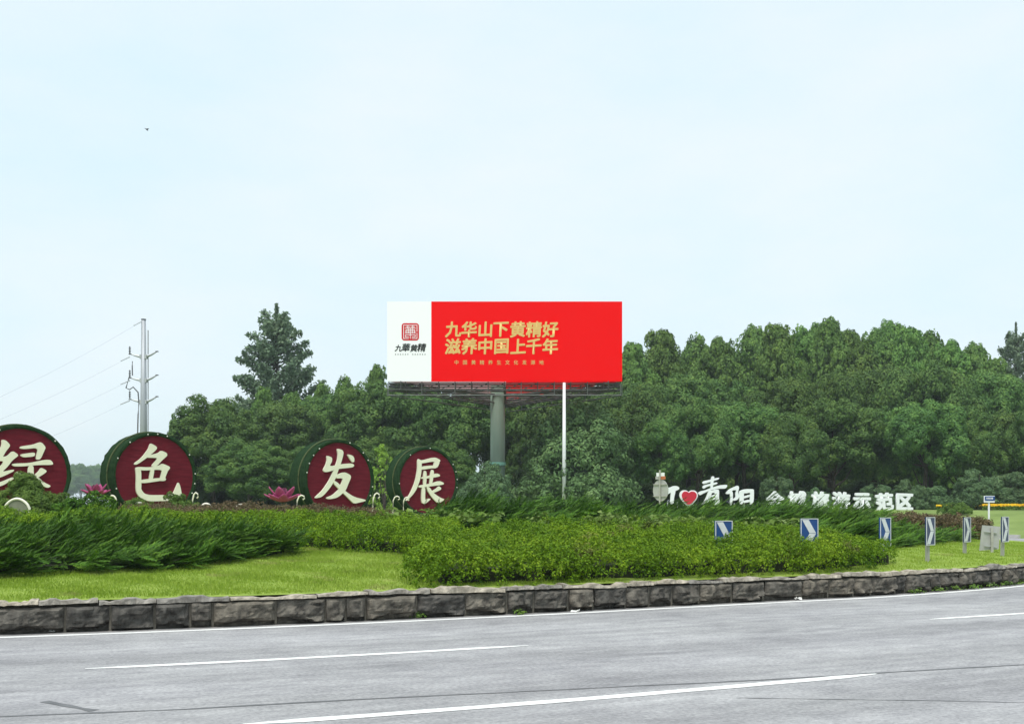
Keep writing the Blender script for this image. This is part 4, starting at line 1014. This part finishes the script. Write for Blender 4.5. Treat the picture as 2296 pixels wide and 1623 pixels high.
scroll('white scroll top right of the second drum', 462, 1138, 33.4, 24, 9, fill=False)
scroll('white scroll top left of the pink lotus', 541, 1139, 33.4, 24, 8, fill=False)
scroll('black and white hooked scroll at the lower left of the third drum', 668, 1122, 43, 16, 12, hook=True)
scroll('white hooked scroll at the lower right of the third drum', 838, 1120, 44, 14, 15, hook=True)
scroll('white hooked scroll at the lower left of the fourth drum', 883, 1122, 50, 14, 10, hook=True)
scroll('white scroll curl in front of the left of the fourth drum', 906, 1124, 49, 12, 10, hook=True)
scroll('white hooked scroll at the lower right of the second drum', 433, 1120, 41, 12, 16, hook=True)
scroll('white scroll arc left of the second drum beside the small lotus', 252, 1119, 41, 16, 8, fill=False)

# ------------------------------------------------------------------ lettering from the built-in typeface
def text_mesh(body, size, offset=0.0, extrude=0.0, shear=0.0, m=None, name='character'):
    c = bpy.data.curves.new('t', 'FONT'); c.body = body; c.size = size; c.extrude = extrude; c.shear = shear; c.resolution_u = 2
    c.align_x = 'CENTER'; c.align_y = 'CENTER'
    o = bpy.data.objects.new('t', c); COL.objects.link(o); dg_ = bpy.context.evaluated_depsgraph_get(); dg_.update()
    me = bpy.data.meshes.new_from_object(o.evaluated_get(dg_)); bpy.data.objects.remove(o); bpy.data.curves.remove(c)
    co = np.empty(len(me.vertices) * 3); me.vertices.foreach_get('co', co); co = co.reshape(-1, 3)
    if len(co): co[:, :2] -= (co[:, :2].min(0) + co[:, :2].max(0)) / 2
    co = np.c_[co[:, 0], -co[:, 2], co[:, 1]]                       # stand it up: reads along X, faces -Y
    if offset:
        tri = bmesh.new(); tri.from_mesh(me); bmesh.ops.triangulate(tri, faces=tri.faces[:]); tri.to_mesh(me); tri.free()
        F0 = np.empty(len(me.polygons) * 3, dtype=np.int32); me.polygons.foreach_get('vertices', F0); F0 = F0.reshape(-1, 3)
        co = np.empty(len(me.vertices) * 3); me.vertices.foreach_get('co', co); co = co.reshape(-1, 3)
        co[:, :2] -= (co[:, :2].min(0) + co[:, :2].max(0)) / 2; co = np.c_[co[:, 0], -co[:, 2], co[:, 1]]
        dl = offset * size; Vs, Fs = [], []
        for q, (ax, azz) in enumerate(((0, 0), (1, .4), (-1, -.4), (.4, -1), (-.4, 1), (.8, .8), (-.8, -.8), (.8, -.6), (-.8, .6))):
            Fs.append(F0 + len(co) * q); Vs.append(co + np.array([ax * dl, -.0012 * q * max(1, size), azz * dl]))
        bpy.data.meshes.remove(me); return np_mesh(name, np.concatenate(Vs), np.concatenate(Fs), m)
    me.vertices.foreach_set('co', co.ravel()); me.name = name; me.materials.clear(); me.materials.append(m); me.update(); return me

# ------------------------------------------------------------------ the billboard
ZB = 83.7
bc = P3(1131.5, 855, ZB); BW = (1395 - 868) / FPX * ZB; BH = (855 - 676) / FPX * ZB
gB = ghf(bc.x, ZB + 5.1)
bb_ = empty('billboard', (bc.x, ZB + BW * .2887, gB))
tag(bb_, 'huge red and white three-sided billboard on a green column', 'billboard')
def bl(x, y, z): return Vector((x - bb_.location.x, y - bb_.location.y, z - bb_.location.z))
def bpx(px, py, dy=0.0):
    v = P3(px, py, ZB); return Vector((v.x - bb_.location.x, ZB - dy - bb_.location.y, v.z - bb_.location.z))
zb, zt = bpx(868, 855).z, bpx(868, 676).z
yb = ZB - bb_.location.y; xl, xr, xs = bpx(868, 0).x, bpx(1395, 0).x, bpx(967, 0).x
MB().box(((xs + xr) / 2, yb + .05, (zb + zt) / 2), (xr - xs, .10, zt - zb)).build('red_panel', M['boardred'], bb_)
MB().box(((xs + xl) / 2, yb + .05, (zb + zt) / 2), (xs - xl - .004, .10, zt - zb)).build('white_panel', M['boardwhite'], bb_)
# the two rear faces
apex = Vector(((xl + xr) / 2, yb + BW * .866, 0))
for sx_, col in ((-1, 'boardwhite'), (1, 'boardred')):
    x0 = xl if sx_ < 0 else xr
    a_ = Vector((x0, yb + .14, 0)); m_ = (a_ + apex) / 2; d_ = (apex - a_)
    MB().box((m_.x, m_.y, (zb + zt) / 2), (d_.length - .2, .10, zt - zb - .04), rz=math.atan2(d_.y, d_.x)).build('rear_panel', M[col], bb_)
# main slogan
for row, (txt, py) in enumerate((('九华山下黄精好', 738.5), ('滋养中国上千年', 776.5))):
    for k, ch in enumerate(txt):
        px = 1015.5 + k * 36.3
        o = obj('character', text_mesh(ch, 36.5 / FPX * ZB, offset=.030, m=M['gold'], shear=.10), bb_); o.location = bpx(px, py, .012); o.rotation_euler[1] = R(-3)
for k, ch in enumerate('中国黄精养生文化发源地'):
    o = obj('small_character', text_mesh(ch, 10.5 / FPX * ZB, offset=.008, m=M['gold']), bb_); o.location = bpx(1023.5 + k * 19.05, 812.5, .012)
# logo: rounded red seal with line pattern, brush lettering, tiny caption
lx, ly, lw = 920, 744, 40
def round_rect(cx, cz, w_, h_, r_, n=5):
    o = []
    for (sx_, sz_, a0) in ((1, 1, 0), (-1, 1, 90), (-1, -1, 180), (1, -1, 270)):
        for k in range(n): a_ = R(a0 + 90 * k / (n - 1)); o.append((cx + sx_ * (w_ / 2 - r_) + r_ * math.cos(a_), cz + sz_ * (h_ / 2 - r_) + r_ * math.sin(a_)))
    return o
u = ZB / FPX; c0 = bpx(lx, ly)
seal = MB().prism(round_rect(c0.x, c0.z, 39 * u, 39 * u, 6.5 * u), yb - .010, yb - .002).build('logo_seal', M['logored'], bb_)
LN = [((-15, 15), (15, 15)), ((-15, 15), (-15, -15)), ((15, 15), (15, 1)), ((-9.5, 11.5), (-1.5, 11.5)), ((1.5, 11.5), (9.5, 11.5)), ((-5.5, 15), (-5.5, 8)), ((5.5, 15), (5.5, 8)), ((-11.5, 8), (11.5, 8)),
      ((-9.5, 4.6), (9.5, 4.6)), ((-9.5, 4.6), (-9.5, -3)), ((9.5, 4.6), (9.5, -3)), ((-4.5, 8), (-4.5, -3)), ((4.5, 8), (4.5, -3)), ((-11.5, .8), (11.5, .8)), ((-11.5, -3), (11.5, -3)), ((0, 8), (0, -15)),
      ((-11, -7), (11, -7)), ((-11, -7), (-11, -11.5)), ((-11, -11.5), (-4, -11.5)), ((15, -3), (15, -15)), ((-15, -15), (-4, -15)), ((4, -15), (15, -15)), ((11, -7), (11, -11.5)), ((4, -11.5), (11, -11.5))]
mb = MB()
for i, ((x1, z1), (x2, z2)) in enumerate(LN):
    cx, cz = (x1 + x2) / 2, (z1 + z2) / 2; mb.box((c0.x + cx * u, yb - .013 - i * .0004, c0.z + cz * u), (abs(x2 - x1) * u + 1.15 * u, .006, abs(z2 - z1) * u + 1.15 * u))
mb.build('logo_line', M['boardwhite'], seal)
for k, (ch, sz_, dx) in enumerate((('九', 15, -27), ('華', 18, -9.5), ('黄', 16, 8), ('精', 18.5, 25.5))):
    o = obj('brush_character', text_mesh(ch, sz_ / FPX * ZB * 1.05, offset=.022, m=M['black'], shear=.18), bb_); o.location = bpx(lx + dx, 780.5 + (k % 2) * -1.5, .012)
for k in range(13):
    if k == 6: continue
    o = MB().box((0, 0, 0), (1.8 * u, .006, 2.2 * u)).build('caption_mark', M['black'], bb_); o.location = bpx(887 + k * 5.5, 794.5, .010)
# column and underside frame
col_h = zb + .2
CX = (1115 - 1131.5) / FPX * 89
MB().tube([(CX, 0, -.2), (CX, 0, .02), (CX, 0, col_h)], [.62, .60, .57], 28).build('column', M['column'], bb_, smooth=True)
MB().tube([(CX, 0, bl(0, 0, P3(0, 1040, 89).z).z - .12), (CX, 0, bl(0, 0, P3(0, 1040, 89).z).z + .12)], .66, 28).build('column_label', M['ring'], bb_)
A_, B_2, C_ = Vector((xl + .1, yb + .25, 0)), Vector((xr - .1, yb + .25, 0)), Vector((apex.x, apex.y - .3, 0))
cen = (A_ + B_2 + C_) / 3
for (p, q) in ((A_, B_2), (B_2, C_), (C_, A_)):
    mb = MB(); d_ = q - p; n_ = 14
    inn = (cen - (p + q) / 2).normalized() * 1.1
    for zz, off_ in ((zb - .12, 0), (zb - .62, 0), (zb - .12, 1), (zb - .62, 1)):
        mb.tube([p + inn * off_ + Vector((0, 0, zz)), q + inn * off_ + Vector((0, 0, zz))], .05, 5)
    for k in range(n_ + 1):
        b0 = p + d_ * (k / n_)
        mb.tube([b0 + Vector((0, 0, zb - .62)), b0 + Vector((0, 0, zb))], .035, 4); mb.tube([b0 + inn + Vector((0, 0, zb - .62)), b0 + inn + Vector((0, 0, zb))], .035, 4)
        mb.tube([b0 + Vector((0, 0, zb - .62)), b0 + inn + Vector((0, 0, zb - .62))], .035, 4)
        if k < n_:
            b1 = p + d_ * ((k + 1) / n_); mb.tube([b0 + Vector((0, 0, zb - .62)), b1 + Vector((0, 0, zb - .12))], .03, 4); mb.tube([b0 + Vector((0, 0, zb - .62)), b1 + inn + Vector((0, 0, zb - .62))], .03, 4)
    mb.build('truss', M['darksteel'], bb_)
    mb = MB(); mb.tube([p - inn * .12 + Vector((0, 0, zb - 1.02)), q - inn * .12 + Vector((0, 0, zb - 1.02))], .045, 5)
    for k in range(0, n_ + 1, 2): b0 = p - inn * .12 + d_ * (k / n_); mb.tube([b0 + Vector((0, 0, zb - 1.05)), b0 + Vector((0, 0, zb - .1))], .03, 4)
    mb.build('catwalk_rail', M['palesteel'], bb_)
for k in range(6):
    a_ = [A_, (A_ + B_2) / 2, B_2, (B_2 + C_) / 2, C_, (C_ + A_) / 2][k]
    mb = MB(); mb.tube([Vector((0, 0, zb - .55)), a_ + Vector((0, 0, zb - .35))], .10, 6); mb.tube([Vector((0, 0, zb - 1.3)), a_ * .55 + Vector((0, 0, zb - .5))], .06, 5); mb.build('support_beam', M['darksteel'], bb_)
for k in range(9):   # cross joists between front and apex
    f = (k + .5) / 9; y0 = yb + .3 + f * (BW * .866 - .6); hw_ = (xr - xl) / 2 * (1 - f); MB().tube([(-hw_, y0, zb - .3), (hw_, y0, zb - .3)], .05, 5).build('joist', M['darksteel'], bb_)
# a thin white mast in front of the billboard frame, under its lower edge
wp = P3(1265, 858, ZB - .3); g = ghf(wp.x, wp.y); t = empty('white_pole', (wp.x, wp.y, g)); H_ = wp.z - g
MB().tube([(0, 0, -.1), (0, 0, H_ * .5), (0, 0, H_)], [.17, .14, .105], 14).build('shaft', M['white'], t, smooth=True)
MB().tube([(0, 0, -.05), (0, 0, .12)], .28, 14).build('base_plate', M['steel'], t)
tag(t, 'slender white pole standing below the right part of the billboard', 'pole')

# ------------------------------------------------------------------ power pole with arms and wires
ZP = 120.0
pb = P3(322, 970, ZP); gP = 1.4; t = empty('power_pole', (pb.x, pb.y, gP)); H_ = P3(322, 717, ZP).z - gP
MB().tube([(0, 0, -.2), (0, 0, H_ * .5), (0, 0, H_)], [.46, .36, .235], 12).build('shaft', M['polegrey'], t, smooth=True)
MB().tube([(0, 0, H_), (0, 0, H_ + .08)], .27, 12).build('cap', M['insul'], t)
def pl(px, py, dy=0.0): v = P3(px, py, ZP); return Vector((v.x - pb.x, dy, v.z - gP))
for py in (800, 853, 901):
    for sgn in (-1, 1):
        tip = pl(322 + sgn * 30, py - (12 if sgn > 0 else 6)); 
        mb = MB(); mb.tube([(sgn * .2, 0, pl(0, py).z), ((sgn * .2 + tip.x) / 2, 0, (pl(0, py).z * .6 + tip.z * .4)), tuple(tip)], [.17, .12, .06], 6); arm = mb.build('cross_arm', M['polegrey'], t)
        MB().box(tuple(tip), (.28, .2, .1)).build('end_plate', M['insul'], arm)
        MB().box((sgn * .27, 0, pl(0, py).z), (.2, .5, .42)).build('bracket', M['steel'], arm)
for py in (793, 846, 893):
    tip = pl(291, py); mb = MB(); mb.tube([tip, tip + Vector((.0, 0, .8))], [.07, .05], 7)
    for k in range(4): mb.tube([tip + Vector((0, 0, .15 + k * .16)), tip + Vector((0, 0, .2 + k * .16))], .13, 8)
    mb.build('insulator', M['insul'], t)
mb = MB(); q = [pl(291, 846), pl(284, 870), pl(292, 874), pl(300, 868), pl(311, 880), pl(313, 905), pl(311, 930), pl(310, 975), pl(309, 1100)]; mb.tube([v + Vector((0, -.2, 0)) for v in q], .07, 6); mb.build('drop_cable', M['insul'], t)
mb = MB(); mb.tube([pl(331.5, 740, .1), pl(331.5, 975, .1), pl(332, 1100, .1)], .05, 5); mb.build('ladder_rail', M['palesteel'], t)
mb = MB(); mb.tube([pl(297, 810), pl(296.5, 820), pl(297, 842)], .06, 6); mb.build('cable_end', M['insul'], t)
tag(t, 'tall grey steel power pole with three pairs of arms behind the second drum', 'power pole')
def wire(label, px0, py0, px1, py1, z1, sag):
    a_ = P3(px0, py0, ZP); b_ = P3(px1, py1, z1); mb = MB()
    mb.tube([a_.lerp(b_, k / 24) + Vector((0, 0, -sag * math.sin(math.pi * k / 24))) for k in range(25)], .012, 5)
    o = mb.build('overhead_wire', M['wire']); tag(o, label, 'wire', 'overhead wires from the power pole')
    d_ = (b_ - a_).normalized(); MB().tube([a_, a_ + d_ * 1.6], .06, 6).build('strain_insulator', M['wire'], o)
wire('topmost overhead wire running left from the tip of the power pole', 319, 720, -90, 932, 96, .35)
wire('overhead wire running left from the upper arm of the power pole', 291, 800, -120, 990, 96, .35)
wire('overhead wire running left from the middle arm of the power pole', 291, 853, -120, 1030, 96, .35)
wire('lowest overhead wire running left from the bottom arm of the power pole', 291, 898, -120, 1068, 96, .35)

# ------------------------------------------------------------------ white standing characters
def zpoly(pts, ox, oy, k): return [((x - ox) * k, -(y - oy) * k) for x, y in pts]
ZL = 79.0; kz = .171 * ZL / FPX
def standing(label, px, base_py, strokes=None, ox=0, oy=0, ch=None, size_px=40, m='whitel', z=ZL, rz=0, kx=1):
    p = P3(px, base_py, z); g = ghf(p.x, p.y); t = empty('standing_character', (p.x, p.y, g), rz); hb = p.z - g
    if strokes:
        mb = MB()
        for i, st in enumerate(strokes): mb.prism([(x, zz + hb) for x, zz in zpoly(smooth_poly(st, 2), ox, oy, kz)], -.10 - i * .004, .12 + i * .004)
        mb.build('letter_body', M[m], t)
    else:
        me = text_mesh(ch, size_px / FPX * z * 1.08, offset=.05, extrude=.10, m=M[m], name='letter_body'); o = obj('letter_body', me, t); o.location = (0, 0, hb + size_px / FPX * z / 2); o.rotation_euler[1] = R(random.uniform(-5, 3))
    for sx_ in (-.35, .35): MB().box((sx_, .1, hb / 2), (.07, .07, max(.2, hb + .3))).build('support_post', M['steel'], t)
    tag(t, label, 'sign', 'white standing characters at the edge of the wood'); return t
QING = [[(1038,205),(1060,180),(1150,162),(1255,132),(1265,150),(1240,165),(1150,190),(1060,222)], [(1165,118),(1195,120),(1200,150),(1185,200),(1180,265),(1150,290),(1148,200)],
        [(1040,262),(1060,235),(1150,215),(1230,195),(1245,212),(1200,232),(1100,255),(1060,285)], [(985,340),(1010,318),(1080,300),(1180,262),(1270,235),(1360,228),(1370,245),(1345,282),(1250,280),(1150,300),(1050,345),(1010,370)],
        [(1120,310),(1175,300),(1160,360),(1140,420),(1110,470),(1085,500),(1022,500),(1060,455),(1090,400)], [(1150,310),(1210,290),(1250,290),(1262,310),(1258,400),(1270,440),(1262,480),(1245,500),(1210,500),(1190,460),(1215,440),(1210,330),(1160,340)],
        [(1155,375),(1215,350),(1215,370),(1160,395)], [(1140,425),(1215,395),(1215,420),(1140,450)]]
YANG = [[(1345,340),(1390,290),(1450,262),(1500,240),(1520,250),(1522,290),(1480,300),(1440,300),(1400,350),(1360,352)], [(1480,262),(1522,285),(1505,330),(1530,380),(1500,430),(1440,440),(1440,420),(1480,395),(1472,345),(1488,300)], [(1398,335),(1442,310),(1440,440),(1425,497),(1403,497),(1410,400)],
        [(1520,310),(1585,300),(1585,440),(1560,490),(1530,480),(1525,400)], [(1530,310),(1600,285),(1715,285),(1718,320),(1660,335),(1590,345)], [(1670,300),(1718,290),(1715,440),(1690,490),(1660,490),(1665,380)], [(1580,382),(1665,355),(1668,385),(1580,412)], [(1575,440),(1665,420),(1665,455),(1580,470)]]
LI = [[(570,270),(620,265),(660,245),(710,245),(740,265),(738,290),(690,310),(640,322),(600,350),(585,350),(575,300)], [(630,300),(692,300),(685,345),(670,400),(665,480),(618,480),(625,380)]]
HB = [(862,328),(890,302),(940,302),(975,330),(985,375),(960,430),(920,475),(862,520),(810,475),(765,430),(740,375),(748,330),(785,300),(835,302)]
HR = [(862,338),(890,317),(935,320),(966,350),(965,390),(935,440),(862,500),(800,445),(772,390),(770,350),(798,318),(840,318)]
k2 = lambda x: (1600 + x / 5.102) * .87265
ky = lambda y: (1200 + y / 5.102) * .87265
standing('white standing letter I partly behind the grey round sign', k2(655), ky(480), LI, 655, 480)
h = standing('white heart outline standing letter with a red heart inside', k2(862), ky(515), [HB], 862, 515)
hb = P3(k2(862), ky(515), ZL).z - h.location.z
mb = MB(); mb.prism([(x, zz + hb) for x, zz in zpoly(smooth_poly(HR, 2), 862, 515, kz)], -.15, -.09); mb.build('red_heart', M['heart'], h)
standing('big white standing character 青 right of the red heart', k2(1180), ky(500), QING, 1180, 500)
standing('big white standing character 阳 right of character 青', k2(1530), ky(495), YANG, 1530, 495)
for iq, (ch, px, base) in enumerate((('全', 1737, 1139), ('域', 1787, 1139), ('旅', 1838.6, 1140), ('游', 1885, 1141), ('示', 1932, 1142), ('范', 1983, 1143), ('区', 2028, 1143))):
    standing('small white standing character %s, %s of the seven right of the big ones' % (ch, ORD[iq]), px, base, ch=ch, size_px=37)

# ------------------------------------------------------------------ chevron signs
def chevron(label, px, z, top_py, rel_deg, base_xy=None, dark=False):
    p = P3(px, top_py, z); g = ghf(p.x, p.y); t = empty('chevron_sign', (p.x, p.y, g), R(rel_deg)); topz = p.z - g; w_, h_ = .40, .60; zc = topz - h_ / 2
    MB().box((-.0, .055, (topz - .05) / 2 - .05), (.07, .07, topz + .02)).build('post', M['post'], t)
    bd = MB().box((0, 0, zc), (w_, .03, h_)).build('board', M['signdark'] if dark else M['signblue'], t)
    b_ = .014; mb = MB()
    mb.box((0, -.018, zc + h_ / 2 - b_ / 2), (w_, .012, b_)); mb.box((0, -.018, zc - h_ / 2 + b_ / 2), (w_, .012, b_)); mb.box((-w_ / 2 + b_ / 2, -.0185, zc), (b_, .012, h_ - 2 * b_)); mb.box((w_ / 2 - b_ / 2, -.0185, zc), (b_, .012, h_ - 2 * b_)); mb.build('border', M['reflect'], bd)
    for s_ in (1, -1):
        MB().prism([(-.17, zc + s_ * .275), (-.02, zc + s_ * .275), (.15, zc + s_ * .004), (-.0, zc + s_ * .004)], -.021, -.016).build('chevron_stripe', M['reflect'], bd)
    tag(t, label, 'sign', 'blue and white chevron signs'); return t
chevron('blue and white chevron sign deep in the clipped hedge, leftmost of the row', 1622, 22.0, 1167, 24)
chevron('blue and white chevron sign in the clipped hedge, second of the row', 1814, 22.6, 1162, 17)
chevron('narrow-looking chevron sign at the right end of the clipped hedge', 1984, 23.4, 1160, 40)
chevron('chevron sign standing clear on the right lawn, nearest of those on grass', 2085, 23.9, 1159, 44, dark=True)
chevron('chevron sign on the right lawn in front of the reddish hedge', 2168, 27.0, 1159.5, 47, dark=True)
chevron('rightmost chevron sign on the lawn beside the grey board', 2253, 26.5, 1158, 46, dark=True)

# grey board seen from behind, on a post
p = P3(2220, 1206, 28); g = ghf(p.x, p.y); t = empty('grey_board', (p.x, p.y, g))
hb = p.z - g; mb = MB(); ww, hh = 46 / FPX * 28, 56 / FPX * 28
mb.prism([(-ww * .52, hb - hh * .5), (ww * .42, hb - hh * .44), (ww * .5, hb + hh * .46), (-ww * .38, hb + hh * .52)], 0, .02); mb.build('board', M['signback'], t)
MB().box((.03, -.035, hb - .1), (.06, .05, hh * 1.15)).build('post', M['post'], t)
for dz in (.16, -.20): MB().box((.0, -.03, hb + dz), (.32, .02, .03), M=Matrix.Rotation(R(6), 3, 'Y')).build('stiffener', M['steel'], t)
tag(t, 'tilted grey metal board seen from behind between the two rightmost chevron signs', 'sign')
# small blue sign on a thin white pole
p = P3(2218, 1119, 40.5); g = ghf(p.x, p.y); t = empty('blue_plate_sign', (p.x, p.y, g)); hb = p.z - g; u = 40.5 / FPX
MB().tube([(0, .03, -.1), (0, .03, hb)], .035, 8).build('pole', M['white'], t)
bd = MB().box((0, 0, hb), (24 * u, .05, 15 * u)).build('plate', M['white'], t, bevel=.01)
MB().box((0.01, -.03, hb + .03), (22 * u, .02, 9.5 * u)).build('blue_field', M['signblue'], bd)
for k in range(5): MB().box((-.10 + k * .05, -.0435, hb + .035), (.032, .006, .07)).build('lettering', M['reflect'], bd)
tag(t, 'small blue plate sign on a thin white pole behind the grey board', 'sign')
# round sign seen from behind with two small plates above, left of the letter I
p = P3(1481, 1099, 42); g = ghf(p.x, p.y); t = empty('round_sign', (p.x, p.y, g), R(-38)); hb = p.z - g; u = 42 / FPX
rr = 24.5 * u
mb = MB(); N = 36; vs = [(math.cos(6.2832 * k / N) * rr * .8, 0, hb + math.sin(6.2832 * k / N) * rr) for k in range(N)]; vs += [(x, .03, z) for x, _, z in vs]
mb.add(vs, [tuple(range(N)), tuple(range(2 * N - 1, N - 1, -1))] + [(k, k + N, (k + 1) % N + N, (k + 1) % N) for k in range(N)]); mb.build('disc', M['signback'], t)
MB().tube([(0, -.05, -.1), (0, -.05, hb + rr * 1.85)], .032, 8).build('pole', M['post'], t)
for dz in (-.22, .22): MB().box((0, -.025, hb + dz), (rr * 1.45, .025, .035)).build('stiffener', M['post'], t)
MB().box((0.0, -.0, hb + 28 * u), (21 * u * 1.2, .03, 7 * u)).build('orange_plate', M['orange'], t)
MB().box((-.13, -.02, hb + 28 * u), (8 * u, .03, 7.2 * u)).build('grey_plate', M['signback'], t)
MB().box((0.0, 0, hb + 35.5 * u), (17 * u * 1.2, .03, 8 * u)).build('white_plate', M['white'], t)
tag(t, 'grey round sign seen from behind with two small plates above it, left of letter I', 'sign')

# ------------------------------------------------------------------ flower beds and hedges beyond the right-hand road
def flower_bed(name, label, poly, m, n, hh=.3):
    t = empty(name, (float(np.mean([p_[0] for p_ in poly])), float(np.mean([p_[1] for p_ in poly])), 0)); loc = np.array(t.location)
    P = sample_in(poly, n); z = gh(P[:, 0], P[:, 1]) + hh * rng.uniform(.75, 1.1, n)
    V, F = leaves(np.c_[P, z], rand_dirs(n) * .6 + np.array([0, -.4, 1]), .14, .12); obj('flowers', np_mesh('flowers', V - loc, F, m), t)
    P = sample_in(poly, n); z = gh(P[:, 0], P[:, 1]) + hh * rng.uniform(.1, .8, n)
    V, F = leaves(np.c_[P, z], rand_dirs(n), .16, .1); obj('foliage', np_mesh('foliage', V - loc, F, M['mound']), t)
    tag(t, label, 'flower bed')
flower_bed('flower_bed', 'orange and yellow flower bed behind the blue plate sign', [pz(2203, 73.2), pz(2260, 73.0), pz(2420, 72.5), pz(2420, 75), pz(2260, 75.2), pz(2203, 74.8)], M['petals_o'], 1500, .36)
flower_bed('flower_bed', 'thin yellow flower strip above the reddish hedge', [pz(2100, 77.4), pz(2200, 77.2), pz(2200, 79), pz(2100, 79)], M['petals_y'], 1500, .3)
clipped_hedge('far_hedge', 'dark low clipped hedge beyond the far road at the right edge', [pz(2150, 75.6), pz(2420, 75.8), pz(2420, 77.0), pz(2150, 77.0)], .55, M['darkhedge_shade'], blob=.4, nsub=10, per=8, rad_t=.16, L=.13, W=.08, seed=33)

# ------------------------------------------------------------------ small things along the wall
def litter(label, px, py, s_):
    z = CAMH * FPX / (py - HY); x = (px - HX) / FPX * z; r = np.random.default_rng(int(px)); n_ = 5
    X, Y = np.meshgrid(np.linspace(-1, 1, n_), np.linspace(-1, 1, n_), indexing='ij'); V = np.stack([X * s_ + r.normal(0, s_ * .15, X.shape), Y * s_ * .5, np.abs(r.normal(.25, .3, X.shape)) * s_ + .004], -1).reshape(-1, 3)
    i, j = np.meshgrid(np.arange(n_ - 1), np.arange(n_ - 1), indexing='ij'); i, j = i.ravel(), j.ravel(); F = np.stack([i * n_ + j, (i + 1) * n_ + j, (i + 1) * n_ + j + 1, i * n_ + j + 1], -1)
    o = obj('litter_scrap', np_mesh('litter_scrap', V - np.array([0, 0, 0]), F, M['litter'])); o.location = (x, z, .002); tag(o, label, 'litter', 'litter along the wall foot')
litter('crumpled white litter at the foot of the wall, largest piece', 1440, 1359, .13)
litter('pale scrap of paper left of the largest litter piece', 1408, 1362, .09)
litter('small white scrap by the wall, left of the right lawn', 1790, 1345, .06)
litter('small pale scrap by the wall below the middle of the clipped hedge', 1290, 1373, .06)
litter('tiny white scrap at the left end of the wall foot', 115, 1418, .04)
def foot_weed(label, px, py, s_):
    z = CAMH * FPX / (py - HY); x = (px - HX) / FPX * z; r = np.random.default_rng(int(px)); n_ = 40; d = rand_dirs(n_, r); d[:, 2] = np.abs(d[:, 2])
    V, F = leaves(d * np.array([s_, s_ * .5, s_ * .5]) * r.uniform(.3, 1, (n_, 1)) + np.array([0, 0, .02]), d + np.array([0, 0, .5]), .07, .035, r); o = obj('wall_weed', np_mesh('wall_weed', V, F, M['mound'])); o.location = (x, z, 0); tag(o, label, 'weed', 'weeds along the wall foot')
foot_weed('small green weed at the wall foot below the left end of the clipped hedge', 938, 1385, .16)
foot_weed('flat weed at the wall foot left of the litter', 1165, 1378, .14)
for i, px in enumerate((2060, 2110, 2150, 2190, 2225, 2262, 2292)):
    s_ = s_at_px(px, .2); p_ = off(np.array([s_]), np.array([.17]))[0]; foot_weed('green weed tuft at the wall foot below the right lawn, %s from the left' % ORD[i], HX + FPX * p_[0] / p_[1], HY + CAMH * FPX / p_[1], .2)

# bird
bp_ = P3(329, 291, 90); t = MB()
t.tube([(-.16, 0, 0), (-.05, 0, .01), (.08, 0, .0), (.17, 0, .0)], [.01, .045, .04, .008], 7)
for s_ in (-1, 1): t.add([(-.05, 0, .02), (.06, 0, .02), (.02, s_ * .22, .10), (-.03, s_ * .38, .04), (-.06, s_ * .2, .09)], [(0, 1, 2, 4), (4, 2, 3), (4, 2, 1, 0), (3, 2, 4)])
o = t.build('bird', M['bird']); o.location = bp_; o.rotation_euler = (R(15), R(20), R(60)); tag(o, 'small dark bird flying in the pale sky', 'bird')

# ------------------------------------------------------------------ haze
hz_ = MB().box((0, 600, 19), (1900, 1900, 41)).build('haze', M['white']); hz_.data.materials.clear()
hm = bpy.data.materials.new('haze_air'); hm.use_nodes = True; n = hm.node_tree; n.nodes.remove(n.nodes['Principled BSDF'])
pv = n.nodes.new('ShaderNodeVolumePrincipled'); pv.inputs['Color'].default_value = (.86, .94, 1, 1); pv.inputs['Density'].default_value = .00038; pv.inputs['Anisotropy'].default_value = .2
n.links.new(pv.outputs['Volume'], n.nodes['Material Output'].inputs['Volume']); hz_.data.materials.append(hm); tag(hz_, 'pale summer haze in the air', 'haze', kind='stuff')
